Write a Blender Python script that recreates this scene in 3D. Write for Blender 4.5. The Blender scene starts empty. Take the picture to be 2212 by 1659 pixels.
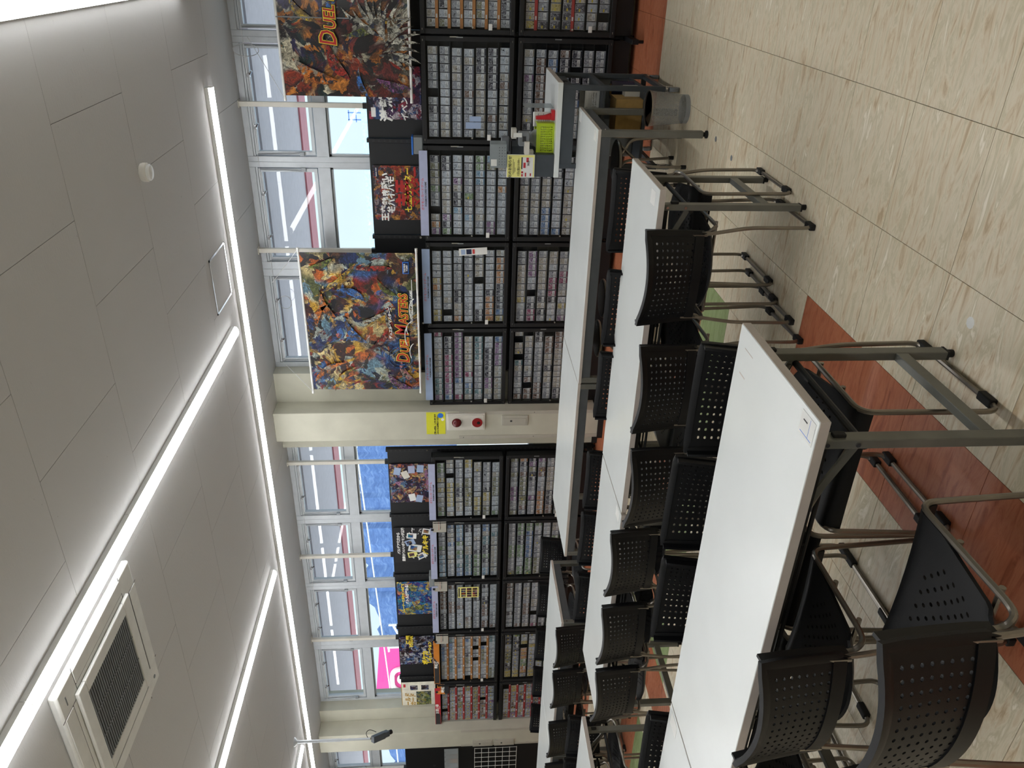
import bpy, math, random
from mathutils import Vector, Matrix
random.seed(7)
C = bpy.context.scene
COL = C.collection
PI = math.pi

# ------------------------------------------------------------------ camera
F_PX, YAW, PITCH, ROLL, CAM_H = 1688.26, 0.510073, 0.0778210, -0.0114254, 1.625
cy_, sy_ = math.cos(YAW), math.sin(YAW); cp_, sp_ = math.cos(PITCH), math.sin(PITCH)
fw = Vector((-sy_ * cp_, cy_ * cp_, -sp_)); r0 = Vector((cy_, sy_, 0)); u0 = r0.cross(fw)
rt = math.cos(ROLL) * r0 + math.sin(ROLL) * u0
up = -math.sin(ROLL) * r0 + math.cos(ROLL) * u0
cam_d = bpy.data.cameras.new('camera'); cam = bpy.data.objects.new('camera', cam_d); COL.objects.link(cam)
cam_d.sensor_fit = 'HORIZONTAL'; cam_d.sensor_width = 36.0; cam_d.lens = F_PX / 2212 * 36.0
cam_d.clip_start = 0.05; cam_d.clip_end = 2000
# the phone was held sideways: picture right is world down, picture up is world right
cam.matrix_world = Matrix(((-up.x, rt.x, -fw.x, 0), (-up.y, rt.y, -fw.y, 0), (-up.z, rt.z, -fw.z, CAM_H), (0, 0, 0, 1)))
C.camera = cam

# ------------------------------------------------------------------ light and exposure
LED_STRENGTH = 22.0
SKY = (0.86, 1.0, 1.03); SKY_STRENGTH = 1.15
sun_d = bpy.data.lights.new('sun', 'SUN'); sun = bpy.data.objects.new('sun', sun_d); COL.objects.link(sun)
sun_d.energy = 4.5; sun_d.angle = 0.02; sun_d.color = (1.0, 0.95, 0.9); sun.rotation_euler = (math.radians(40), 0, math.radians(-12))   # behind the building, it lights the ground beyond the canopy
w = bpy.data.worlds.new('world'); C.world = w; w.use_nodes = True
bg = w.node_tree.nodes['Background']; bg.inputs[0].default_value = (*SKY, 1); bg.inputs[1].default_value = SKY_STRENGTH
C.view_settings.view_transform = 'Standard'; C.view_settings.look = 'None'
C.view_settings.exposure = 0.0; C.view_settings.gamma = 1.0; C.view_settings.use_curve_mapping = False
try:
    C.cycles.use_denoising = True
    C.cycles.max_bounces = 8; C.cycles.diffuse_bounces = 4; C.cycles.transparent_max_bounces = 12
    C.cycles.sample_clamp_indirect = 6.0
except Exception: pass

# ------------------------------------------------------------------ helpers
def lin(c):
    o = []
    for v in c[:3]:
        v /= 255.0
        o.append(v / 12.92 if v <= 0.04045 else ((v + 0.055) / 1.055) ** 2.4)
    return (*o, 1)

def new_mat(name):
    m = bpy.data.materials.new(name); m.use_nodes = True
    nt = m.node_tree; return m, nt, nt.nodes['Principled BSDF']

def N(nt, t, **kw):
    n = nt.nodes.new(t)
    for k, v in kw.items(): setattr(n, k, v)
    return n

def ramp(nt, stops, interp='LINEAR'):
    r = N(nt, 'ShaderNodeValToRGB'); r.color_ramp.interpolation = interp
    e = r.color_ramp.elements
    while len(e) < len(stops): e.new(0.5)
    for el, (p, c) in zip(e, stops): el.position = p; el.color = lin(c)
    return r

def coords(nt, scale=(1, 1, 1), kind='Object', rnd=False):
    tc = N(nt, 'ShaderNodeTexCoord'); mp = N(nt, 'ShaderNodeMapping'); mp.inputs['Scale'].default_value = scale
    src = tc.outputs[kind]
    if rnd:
        oi = N(nt, 'ShaderNodeObjectInfo'); ad = N(nt, 'ShaderNodeVectorMath', operation='ADD')
        mu = N(nt, 'ShaderNodeMath', operation='MULTIPLY'); mu.inputs[1].default_value = 37.0
        nt.links.new(oi.outputs['Random'], mu.inputs[0]); nt.links.new(src, ad.inputs[0]); nt.links.new(mu.outputs[0], ad.inputs[1]); src = ad.outputs[0]
    nt.links.new(src, mp.inputs['Vector']); return mp.outputs[0]

def noise(nt, vec, scale=5, detail=3, rough=0.5, dist=0.0):
    n = N(nt, 'ShaderNodeTexNoise'); n.inputs['Scale'].default_value = scale; n.inputs['Detail'].default_value = detail
    n.inputs['Roughness'].default_value = rough; n.inputs['Distortion'].default_value = dist
    if vec is not None: nt.links.new(vec, n.inputs['Vector'])
    return n

def mat(name, col, rough=0.5, metal=0.0, var=0.06, scale=12.0, bump=0.0, bscale=200.0, spec=None):
    """plain material with a little procedural variation of its own colour"""
    m, nt, b = new_mat(name)
    v = coords(nt)
    n = noise(nt, v, scale, 3)
    a = tuple(max(0, c * (1 - var)) for c in col); z = tuple(min(255, c * (1 + var)) for c in col)
    r = ramp(nt, [(0.3, a), (0.7, z)]); nt.links.new(n.outputs['Fac'], r.inputs[0]); nt.links.new(r.outputs[0], b.inputs['Base Color'])
    b.inputs['Roughness'].default_value = rough; b.inputs['Metallic'].default_value = metal
    if spec is not None: b.inputs['Specular IOR Level'].default_value = spec
    if bump:
        n2 = noise(nt, v, bscale, 2); bp = N(nt, 'ShaderNodeBump'); bp.inputs['Strength'].default_value = bump; bp.inputs['Distance'].default_value = 0.002
        nt.links.new(n2.outputs['Fac'], bp.inputs['Height']); nt.links.new(bp.outputs[0], b.inputs['Normal'])
    return m

def art_mat(name, warm, cool, scale=6.0, rough=0.35, seed=0.0, rnd=False):
    """flat print: abstract shards and strokes in two palettes (no figures)"""
    m, nt, b = new_mat(name)
    v = coords(nt, rnd=rnd)
    ad = N(nt, 'ShaderNodeVectorMath', operation='ADD'); ad.inputs[1].default_value = (seed, seed * 0.7, seed * 1.3); nt.links.new(v, ad.inputs[0]); v = ad.outputs[0]
    d = noise(nt, v, scale * 0.9, 4, 0.6, 1.0); mx = N(nt, 'ShaderNodeVectorMath', operation='MULTIPLY_ADD')
    mx.inputs[1].default_value = (1.5 / scale,) * 3; nt.links.new(d.outputs['Color'], mx.inputs[0]); nt.links.new(v, mx.inputs[2])
    def cells(sc, pal):
        vo = N(nt, 'ShaderNodeTexVoronoi'); vo.inputs['Scale'].default_value = sc; nt.links.new(mx.outputs[0], vo.inputs['Vector'])
        sp = N(nt, 'ShaderNodeSeparateColor'); nt.links.new(vo.outputs['Color'], sp.inputs[0])
        r = ramp(nt, [(i / len(pal), c) for i, c in enumerate(pal)], 'CONSTANT'); nt.links.new(sp.outputs[0], r.inputs[0]); return r
    def mixc(f, a, c, bt='MIX'):
        k = N(nt, 'ShaderNodeMix', data_type='RGBA', blend_type=bt)
        if isinstance(f, float): k.inputs['Factor'].default_value = f
        else: nt.links.new(f, k.inputs['Factor'])
        nt.links.new(a, k.inputs['A']); nt.links.new(c, k.inputs['B']); return k.outputs['Result']
    ra = cells(scale * 1.7, warm); rb = cells(scale * 1.7, cool); rc = cells(scale * 4.2, warm[::-1] + cool)
    sel = noise(nt, v, scale * 0.45, 2); se = ramp(nt, [(0.47, (0, 0, 0)), (0.53, (255, 255, 255))]); nt.links.new(sel.outputs['Fac'], se.inputs[0])
    col = mixc(se.outputs[0], ra.outputs[0], rb.outputs[0])
    s2 = noise(nt, mx.outputs[0], scale * 1.3, 3); se2 = ramp(nt, [(0.48, (0, 0, 0)), (0.6, (255, 255, 255))]); nt.links.new(s2.outputs['Fac'], se2.inputs[0])
    col = mixc(se2.outputs[0], col, rc.outputs[0])
    sh = noise(nt, mx.outputs[0], scale * 2.6, 6, 0.7, 2.5); rs = ramp(nt, [(0.36, (34, 32, 40)), (0.5, (168, 166, 166)), (0.64, (255, 255, 255))]); nt.links.new(sh.outputs['Fac'], rs.inputs[0])
    col = mixc(0.92, col, rs.outputs[0], 'MULTIPLY')
    nt.links.new(col, b.inputs['Base Color']); b.inputs['Roughness'].default_value = rough
    return m

class B:
    """collects shapes into one mesh"""
    def __init__(s): s.v = []; s.f = []; s.m = []
    def add(s, vs, fs, mi=0):
        o = len(s.v); s.v += [tuple(p) for p in vs]; s.f += [tuple(i + o for i in f) for f in fs]; s.m += [mi] * len(fs); return s
    def box(s, x0, x1, y0, y1, z0, z1, mi=0):
        if x0 > x1: x0, x1 = x1, x0
        if y0 > y1: y0, y1 = y1, y0
        if z0 > z1: z0, z1 = z1, z0
        v = [(x0, y0, z0), (x1, y0, z0), (x1, y1, z0), (x0, y1, z0), (x0, y0, z1), (x1, y0, z1), (x1, y1, z1), (x0, y1, z1)]
        return s.add(v, [(0, 3, 2, 1), (4, 5, 6, 7), (0, 1, 5, 4), (1, 2, 6, 5), (2, 3, 7, 6), (3, 0, 4, 7)], mi)
    def obox(s, M, sx, sy, sz, mi=0):
        b = B().box(-sx / 2, sx / 2, -sy / 2, sy / 2, -sz / 2, sz / 2); return s.add([M @ Vector(p) for p in b.v], b.f, mi)
    def quad(s, a, b, c, d, mi=0): return s.add([a, b, c, d], [(0, 1, 2, 3)], mi)
    def prism(s, pts, dvec, mi=0):
        n = len(pts); d = Vector(dvec); v = [Vector(p) for p in pts] + [Vector(p) + d for p in pts]
        fs = [tuple(range(n))[::-1], tuple(range(n, 2 * n))] + [(i, (i + 1) % n, n + (i + 1) % n, n + i) for i in range(n)]
        return s.add(v, fs, mi)
    def tube(s, pts, r, n=8, mi=0, closed=False, prof=None):
        pts = [Vector(p) for p in pts]; m = len(pts)
        T = []
        for i in range(m):
            a = pts[(i - 1) % m] if (closed or i > 0) else pts[i]; b = pts[(i + 1) % m] if (closed or i < m - 1) else pts[i]
            T.append((b - a).normalized())
        ref = Vector((0, 0, 1)) if abs(T[0].z) < 0.9 else Vector((1, 0, 0))
        nx = T[0].cross(ref).normalized(); vs = []
        prof = prof or [(r * math.cos(2 * PI * k / n), r * math.sin(2 * PI * k / n)) for k in range(n)]
        n = len(prof)
        for i in range(m):
            if i: nx = (nx - T[i] * nx.dot(T[i])).normalized()
            ny = T[i].cross(nx)
            vs += [pts[i] + nx * a + ny * b for a, b in prof]
        fs = []
        for i in range(m if closed else m - 1):
            j = (i + 1) % m
            fs += [(i * n + k, i * n + (k + 1) % n, j * n + (k + 1) % n, j * n + k) for k in range(n)]
        if not closed: fs += [tuple(range(n))[::-1], tuple((m - 1) * n + k for k in range(n))]
        return s.add(vs, fs, mi)
    def cyl(s, p0, p1, r, n=12, mi=0, r1=None):
        p0, p1 = Vector(p0), Vector(p1); t = (p1 - p0).normalized(); ref = Vector((0, 0, 1)) if abs(t.z) < 0.9 else Vector((1, 0, 0))
        a = t.cross(ref).normalized(); b = t.cross(a); r1 = r if r1 is None else r1; vs = []
        for p, q in ((p0, r), (p1, r1)): vs += [p + a * q * math.cos(2 * PI * k / n) + b * q * math.sin(2 * PI * k / n) for k in range(n)]
        return s.add(vs, [(k, (k + 1) % n, n + (k + 1) % n, n + k) for k in range(n)] + [tuple(range(n))[::-1], tuple(range(n, 2 * n))], mi)
    def lathe(s, prof, n=24, mi=0, c=(0, 0, 0)):
        vs = []
        for r, z in prof: vs += [(c[0] + r * math.cos(2 * PI * k / n), c[1] + r * math.sin(2 * PI * k / n), c[2] + z) for k in range(n)]
        fs = []
        for i in range(len(prof) - 1): fs += [(i * n + k, i * n + (k + 1) % n, (i + 1) * n + (k + 1) % n, (i + 1) * n + k) for k in range(n)]
        if prof[0][0] > 1e-5: fs.append(tuple(range(n))[::-1])
        if prof[-1][0] > 1e-5: fs.append(tuple((len(prof) - 1) * n + k for k in range(n)))
        return s.add(vs, fs, mi)
    def join(s, o, off=(0, 0, 0), mi=None):
        d = Vector(off); k = len(s.v); s.v += [(p[0] + d.x, p[1] + d.y, p[2] + d.z) for p in o.v]
        s.f += [tuple(i + k for i in f) for f in o.f]; s.m += (o.m if mi is None else [mi] * len(o.f)); return s
    def mesh(s, name, mats, smooth=True):
        me = bpy.data.meshes.new(name); me.from_pydata(s.v, [], s.f)
        for m in (mats if isinstance(mats, (list, tuple)) else [mats]): me.materials.append(m)
        me.polygons.foreach_set('material_index', s.m)
        if smooth:
            me.polygons.foreach_set('use_smooth', [True] * len(s.f)); me.set_sharp_from_angle(angle=math.radians(35))
        me.update(); return me

def obj(name, b, mats, parent=None, bevel=0.0, smooth=True, loc=None):
    me = b.mesh(name, mats, smooth) if isinstance(b, B) else b
    o = bpy.data.objects.new(name, me); COL.objects.link(o)
    if parent: o.parent = parent
    if loc: o.location = loc
    if bevel:
        md = o.modifiers.new('bevel', 'BEVEL'); md.width = bevel; md.segments = 2; md.limit_method = 'ANGLE'
    return o

def tag(o, label, cat, group=None, kind=None):
    o['label'] = label; o['category'] = cat
    if group: o['group'] = group
    if kind: o['kind'] = kind
    return o

def thing(name, label, cat, loc=(0, 0, 0), rz=0.0, group=None):
    o = bpy.data.objects.new(name, None); COL.objects.link(o); o.location = loc; o.rotation_euler = (0, 0, rz); o.empty_display_size = 0.1
    return tag(o, label, cat, group)

def struct(name, b, mats, bevel=0.0, smooth=True):
    o = obj(name, b, mats, None, bevel, smooth); o['kind'] = 'structure'; return o

def dup(root, loc, rz, label=None, group=None):
    r = root.copy(); COL.objects.link(r); r.location = loc; r.rotation_euler = (0, 0, rz)
    if label: r['label'] = label
    if group: r['group'] = group
    for ch in list(root.children):
        c = ch.copy(); COL.objects.link(c); c.parent = r
        for g in list(ch.children):
            d = g.copy(); COL.objects.link(d); d.parent = c
    return r

def fillet(pts, rad, n=5):
    pts = [Vector(p) for p in pts]; out = [pts[0]]
    for i in range(1, len(pts) - 1):
        a, b, c = pts[i - 1], pts[i], pts[i + 1]; r = rad[i] if isinstance(rad, (list, tuple)) else rad
        p = b + (a - b).normalized() * min(r, (a - b).length * 0.48); q = b + (c - b).normalized() * min(r, (c - b).length * 0.48)
        for k in range(n + 1):
            t = k / n; out.append((1 - t) ** 2 * p + 2 * t * (1 - t) * b + t * t * q)
    out.append(pts[-1]); return out

def baked(o):
    dg = bpy.context.evaluated_depsgraph_get(); me = bpy.data.meshes.new_from_object(o.evaluated_get(dg)); me.name = o.name; return me

def text_mesh(body, size, m, offset=0.0, extrude=0.0006, shear=0.0, xs=1.0, align='CENTER'):
    c = bpy.data.curves.new('lettering', 'FONT'); c.body = body; c.size = size; c.offset = offset; c.extrude = extrude; c.shear = shear
    c.align_x = align; c.align_y = 'CENTER'; c.resolution_u = 2
    o = bpy.data.objects.new('lettering', c); COL.objects.link(o); me = baked(o)
    bpy.data.objects.remove(o); bpy.data.curves.remove(c)
    me.materials.clear(); me.materials.append(m)
    if xs != 1.0: me.transform(Matrix.Diagonal((xs, 1, 1, 1)))
    return me

WALLROT = Matrix(((1, 0, 0), (0, 0, -1), (0, 1, 0)))      # letters standing upright, facing the room (-y)
def text(body, size, m, parent, loc, rot=WALLROT, name='lettering', **kw):
    me = text_mesh(body, size, m, **kw); o = bpy.data.objects.new(name, me); COL.objects.link(o); o.parent = parent
    o.matrix_local = Matrix.Translation(loc) @ rot.to_4x4(); return o

# ------------------------------------------------------------------ materials
M = {}
M['white_lam'] = mat('white_laminate', (226, 230, 228), 0.22, var=0.012, scale=3)
M['white_edge'] = mat('laminate_edge', (196, 186, 178), 0.5, var=0.03)
M['grey_steel'] = mat('grey_painted_steel', (112, 112, 106), 0.42, 0.25, var=0.05)
M['dark_steel'] = mat('dark_grey_steel', (84, 88, 92), 0.45, 0.1, var=0.05)
M['slate'] = mat('slate_grey_steel', (66, 72, 78), 0.5, 0.1, var=0.04)
M['chair_tube'] = mat('brushed_chair_tube', (142, 136, 128), 0.3, 0.85, var=0.05)
M['chrome'] = mat('chrome', (205, 205, 208), 0.15, 1.0, var=0.03)
M['blk_plastic'] = mat('black_moulded_plastic', (13, 14, 17), 0.42, spec=0.3, var=0.08, bump=0.25, bscale=900)
M['blk_metal'] = mat('black_painted_metal', (13, 14, 18), 0.5, var=0.1)
M['blk_panel'] = mat('black_back_panel', (15, 17, 21), 0.55, var=0.08)
M['blk_rubber'] = mat('black_rubber', (18, 18, 19), 0.7)
M['white_plastic'] = mat('white_plastic', (226, 226, 222), 0.4, var=0.02)
M['offwhite'] = mat('off_white_paint', (214, 210, 200), 0.5, var=0.02)
M['cream'] = mat('cream_wall_paint', (190, 188, 172), 0.65, var=0.03, scale=4, bump=0.1, bscale=150)
M['alu'] = mat('white_aluminium', (196, 201, 206), 0.38, 0.15, var=0.02)
M['alu_grey'] = mat('grey_aluminium', (150, 154, 158), 0.35, 0.4, var=0.03)
M['paper'] = mat('white_paper', (232, 232, 228), 0.7, var=0.02)
M['ink'] = mat('black_ink', (28, 28, 32), 0.6)
M['red_ink'] = mat('red_ink', (214, 66, 56), 0.6)
M['lavender'] = mat('lavender_sign_board', (170, 176, 204), 0.45, var=0.02)
M['bluegrey'] = mat('pale_blue_sign_board', (160, 180, 212), 0.45, var=0.02)
M['orange'] = mat('orange_print', (206, 128, 48), 0.5, var=0.03)
M['orange_strip'] = mat('orange_shelf_strip', (214, 146, 84), 0.5, var=0.05)
M['red_strip'] = mat('red_shelf_strip', (196, 66, 62), 0.5, var=0.05)
M['red'] = mat('red_print', (188, 48, 56), 0.5, var=0.03)
M['dkgrey'] = mat('charcoal_print', (48, 48, 50), 0.55)
M['yellow'] = mat('yellow_print', (216, 214, 46), 0.55, var=0.02)
M['paleyellow'] = mat('pale_yellow_print', (238, 232, 140), 0.55, var=0.02)
M['lime'] = mat('lime_plastic', (186, 210, 44), 0.4, var=0.03)
M['redplastic'] = mat('red_plastic', (196, 34, 42), 0.35, var=0.03)
M['blue'] = mat('blue_plastic', (48, 118, 214), 0.4)
M['navy'] = mat('navy_film', (26, 32, 64), 0.35)
M['cardboard'] = mat('cardboard', (168, 136, 80), 0.75, var=0.06, scale=20)
M['darkred_lens'] = mat('dark_red_lens', (92, 16, 24), 0.15)
M['red_lens'] = mat('red_button', (142, 22, 28), 0.3)
M['greyplastic'] = mat('mid_grey_plastic', (120, 124, 128), 0.45)
M['beige_plate'] = mat('beige_switch_plate', (176, 172, 160), 0.45, var=0.02)
M['yell_ink'] = mat('yellow_lettering', (240, 214, 60), 0.5)
M['white_ink'] = mat('white_lettering', (240, 240, 236), 0.5)
M['deepred_ink'] = mat('deep_red_lettering', (176, 34, 30), 0.5)
M['pink'] = mat('pink_sign', (236, 70, 150), 0.5, var=0.02)
M['gold_ink'] = mat('gold_lettering', (186, 148, 70), 0.5)
M['ext_white'] = mat('canopy_white', (240, 230, 236), 0.6, var=0.02)
M['ext_red'] = mat('canopy_red_edge', (236, 140, 148), 0.5, var=0.03)
M['string'] = mat('white_string', (230, 230, 230), 0.6)
M['rod'] = mat('white_rod', (225, 225, 222), 0.4)

def led_mat():
    m, nt, b = new_mat('led_diffuser'); n = noise(nt, coords(nt), 2, 1); r = ramp(nt, [(0, (250, 253, 255)), (1, (255, 255, 255))])
    nt.links.new(n.outputs['Fac'], r.inputs[0]); nt.links.new(r.outputs[0], b.inputs['Emission Color']); b.inputs['Emission Strength'].default_value = LED_STRENGTH
    b.inputs['Base Color'].default_value = (0.9, 0.9, 0.9, 1); return m
M['led'] = led_mat()

def clear_mat(name, tint=(255, 255, 255), gloss=0.1, ior=1.45, op=0.0, rough=0.02):
    """clear sheet: transparent with Fresnel reflection, optionally a little body colour"""
    m, nt, b = new_mat(name); out = nt.nodes['Material Output']
    tr = N(nt, 'ShaderNodeBsdfTransparent'); gl = N(nt, 'ShaderNodeBsdfGlossy'); gl.inputs['Roughness'].default_value = rough
    n = noise(nt, coords(nt), 3, 1); r = ramp(nt, [(0, tuple(c * 0.985 for c in tint)), (1, tint)]); nt.links.new(n.outputs['Fac'], r.inputs[0]); nt.links.new(r.outputs[0], tr.inputs[0])
    fr = N(nt, 'ShaderNodeFresnel'); fr.inputs['IOR'].default_value = ior
    ge = N(nt, 'ShaderNodeNewGeometry'); iv = N(nt, 'ShaderNodeMath', operation='SUBTRACT'); iv.inputs[0].default_value = 1.0; nt.links.new(ge.outputs['Backfacing'], iv.inputs[1])
    fm = N(nt, 'ShaderNodeMath', operation='MULTIPLY'); nt.links.new(fr.outputs[0], fm.inputs[0]); nt.links.new(iv.outputs[0], fm.inputs[1])   # no total reflection inside the thin sheet
    mx = N(nt, 'ShaderNodeMixShader'); nt.links.new(fm.outputs[0], mx.inputs[0]); nt.links.new(tr.outputs[0], mx.inputs[1]); nt.links.new(gl.outputs[0], mx.inputs[2])
    if op:
        df = N(nt, 'ShaderNodeBsdfDiffuse'); df.inputs[0].default_value = lin(tint); m2 = N(nt, 'ShaderNodeMixShader'); m2.inputs[0].default_value = op
        nt.links.new(mx.outputs[0], m2.inputs[1]); nt.links.new(df.outputs[0], m2.inputs[2]); nt.links.new(m2.outputs[0], out.inputs[0])
    else: nt.links.new(mx.outputs[0], out.inputs[0])
    return m
M['glass'] = clear_mat('window_glass', (246, 250, 252))
M['acrylic'] = clear_mat('clear_acrylic', (244, 246, 248), ior=1.4)
M['clear_bin'] = clear_mat('clear_plastic', (214, 220, 222), op=0.3, rough=0.15)
M['bag'] = clear_mat('crumpled_clear_bag', (224, 226, 226), op=0.35, rough=0.12)

def floor_mat(name, pal, streak=(5, 26, 5)):
    m, nt, b = new_mat(name); v = coords(nt, streak, rnd=True)
    n1 = noise(nt, v, 0.9, 7, 0.62, 1.2); r = ramp(nt, [(i / (len(pal) - 1) * 0.34 + 0.33, c) for i, c in enumerate(pal)]); nt.links.new(n1.outputs['Fac'], r.inputs[0])
    # scuffs and grey wear
    tc = N(nt, 'ShaderNodeTexCoord'); g = N(nt, 'ShaderNodeNewGeometry')
    n2 = noise(nt, g.outputs['Position'], 0.9, 4, 0.6); n3 = noise(nt, g.outputs['Position'], 14, 8, 0.75, 1.5)
    mu = N(nt, 'ShaderNodeMath', operation='MULTIPLY'); nt.links.new(n2.outputs['Fac'], mu.inputs[0]); nt.links.new(n3.outputs['Fac'], mu.inputs[1])
    r2 = ramp(nt, [(0.31, (0, 0, 0)), (0.46, (110, 110, 110))]); nt.links.new(mu.outputs[0], r2.inputs[0])
    mx = N(nt, 'ShaderNodeMix', data_type='RGBA'); nt.links.new(r2.outputs[0], mx.inputs['Factor']); nt.links.new(r.outputs[0], mx.inputs['A'])
    mx.inputs['B'].default_value = lin(tuple(c * 0.80 for c in pal[len(pal) // 2])); nt.links.new(mx.outputs['Result'], b.inputs['Base Color'])
    b.inputs['Roughness'].default_value = 0.36; b.inputs['Specular IOR Level'].default_value = 0.35
    rr = ramp(nt, [(0.3, (150, 150, 150)), (0.7, (190, 190, 190))]); nt.links.new(n3.outputs['Fac'], rr.inputs[0]); nt.links.new(rr.outputs[0], b.inputs['Roughness'])
    return m
M['tile_cream'] = floor_mat('cream_vinyl_tile', [(190, 166, 132), (214, 196, 166), (226, 214, 190), (206, 194, 164), (242, 232, 214)])
M['tile_orange'] = floor_mat('terracotta_vinyl_tile', [(146, 80, 54), (172, 100, 70), (184, 116, 84), (164, 94, 64)])
M['tile_green'] = floor_mat('green_vinyl_tile', [(126, 140, 92), (142, 158, 108), (156, 170, 122)])
M['grout'] = mat('floor_joint', (96, 86, 70), 0.8)

def ceil_mat():
    m, nt, b = new_mat('acoustic_board'); g = N(nt, 'ShaderNodeNewGeometry'); mp = N(nt, 'ShaderNodeMapping'); nt.links.new(g.outputs['Position'], mp.inputs['Vector'])
    mp.inputs['Scale'].default_value = (1.0, 4.2, 1)
    n1 = noise(nt, mp.outputs[0], 26, 2, 0.5, 0.8); n2 = noise(nt, g.outputs['Position'], 3.0, 2)
    mu = N(nt, 'ShaderNodeMath', operation='MULTIPLY_ADD'); mu.inputs[1].default_value = 0.22; nt.links.new(n2.outputs['Fac'], mu.inputs[0]); nt.links.new(n1.outputs['Fac'], mu.inputs[2])
    r = ramp(nt, [(0.0, (196, 195, 194)), (0.885, (196, 195, 194)), (0.92, (124, 121, 117))]); nt.links.new(mu.outputs[0], r.inputs[0]); nt.links.new(r.outputs[0], b.inputs['Base Color'])
    bp = N(nt, 'ShaderNodeBump'); bp.inputs['Strength'].default_value = 0.3; bp.inputs['Distance'].default_value = 0.004; bp.invert = True
    nt.links.new(mu.outputs[0], bp.inputs['Height']); nt.links.new(bp.outputs[0], b.inputs['Normal']); b.inputs['Roughness'].default_value = 0.85
    return m
M['ceiling'] = ceil_mat()
M['ceil_gap'] = mat('ceiling_joint', (92, 88, 82), 0.9)

def mesh_mat():
    m, nt, b = new_mat('fine_wire_mesh'); out = nt.nodes['Material Output']; n = noise(nt, coords(nt), 300, 2); r = ramp(nt, [(0.35, (130, 130, 130)), (0.65, (186, 186, 186))]); nt.links.new(n.outputs['Fac'], r.inputs[0])
    tr = N(nt, 'ShaderNodeBsdfTransparent'); mx = N(nt, 'ShaderNodeMixShader'); nt.links.new(r.outputs[0], mx.inputs[0]); nt.links.new(tr.outputs[0], mx.inputs[1]); nt.links.new(b.outputs[0], mx.inputs[2])
    nt.links.new(mx.outputs[0], out.inputs[0]); b.inputs['Base Color'].default_value = lin((186, 188, 188)); b.inputs['Metallic'].default_value = .2; b.inputs['Roughness'].default_value = .4; return m
M['mesh'] = mesh_mat()

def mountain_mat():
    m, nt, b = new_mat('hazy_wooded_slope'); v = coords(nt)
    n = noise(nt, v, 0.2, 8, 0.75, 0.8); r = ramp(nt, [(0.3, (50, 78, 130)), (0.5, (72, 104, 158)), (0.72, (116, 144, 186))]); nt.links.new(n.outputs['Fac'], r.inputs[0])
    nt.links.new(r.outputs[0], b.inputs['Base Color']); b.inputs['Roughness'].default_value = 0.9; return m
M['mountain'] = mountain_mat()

# ------------------------------------------------------------------ room shell
CEIL = 3.46; WIN_Y = 7.46
b = B().box(-17, 4.5, -4.5, 7.6, -0.12, -0.006); floor = struct('floor', b, M['grout'])
TP = 0.4572
ys = [0.0 + 2.286 + TP * k for k in range(-7, 1)] + [2.743, 3.2]
ys += [3.2 + (6.32 - 3.2) / 7 * k for k in range(1, 8)] + [6.32 + TP * k for k in range(1, 3)] + [7.6]
xs = [-1.80 + TP * k for k in range(-22, 8)]
tile_me = {}
def tile(x0, x1, y0, y1, kind):
    key = (kind, round(x1 - x0, 4), round(y1 - y0, 4))
    if key not in tile_me:
        hx, hy, g = (x1 - x0) / 2, (y1 - y0) / 2, 0.0011
        tile_me[key] = B().box(-hx + g, hx - g, -hy + g, hy - g, -0.006, 0).mesh('tile', M['tile_' + kind], False)
    return tile_me[key]
def tile_kind(i, j, x, y):
    if y > 6.32: return 'orange'
    if -1.80 < x < -1.343 and y < 3.2: return 'orange'
    if -5.457 < x < -5.0 and 3.2 < y < 4.56: return 'orange'
    if 4.54 < y < 5.0 and x < -1.80: return 'orange'
    if 4.08 < y < 4.54 and x < -1.80: return 'green' if (i % 3 != 1) else 'cream'
    return 'cream'
cells = []
for j in range(len(ys) - 1):
    for i in range(len(xs) - 1):
        x, y = (xs[i] + xs[i + 1]) / 2, (ys[j] + ys[j + 1]) / 2
        d = Vector((x, y, -CAM_H)); z = d.dot(fw)
        vis = z > 0.3 and abs(d.dot(rt)) / z < 829.5 / F_PX + 0.10 and abs(d.dot(up)) / z < 1106 / F_PX + 0.12
        cells.append((not vis, -z if not vis else z, xs[i], xs[i + 1], ys[j], ys[j + 1], tile_kind(i, j, x, y)))
cells.sort(key=lambda c: (c[0], c[1]))
rest = B(); kinds = ['cream', 'orange', 'green']
for n, (_, _, x0, x1, y0, y1, k) in enumerate(cells):
    if n < 290:
        o = obj('tile', tile(x0, x1, y0, y1, k), None, floor); o.location = ((x0 + x1) / 2, (y0 + y1) / 2, 0)
    else: rest.box(x0 + 0.0011, x1 - 0.0011, y0 + 0.0011, y1 - 0.0011, -0.006, 0, kinds.index(k))
rest.box(-17, xs[0], -4.5, 7.6, -0.006, 0, 0); rest.box(xs[-1], 4.5, -4.5, 7.6, -0.006, 0, 0); rest.box(xs[0], xs[-1], -4.5, ys[0], -0.006, 0, 0)
o = obj('distant_tiles', rest, [M['tile_' + k] for k in kinds], floor); o['kind'] = 'stuff'
# repair plugs in the floor
for q in [(-1.02, 4.46), (-1.13, 4.06), (-0.98, 4.78)]:
    o = obj('floor_plug', B().lathe([(0.0, 0.0008), (0.016, 0.0008), (0.017, 0)], 14, c=(q[0], q[1], 0)), M['greyplastic'], floor)
obj('floor_chip', B().lathe([(0.0, 0.0008), (0.018, 0.0008), (0.02, 0)], 9, c=(-0.985, 2.12, 0)), M['paper'], floor)

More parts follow.
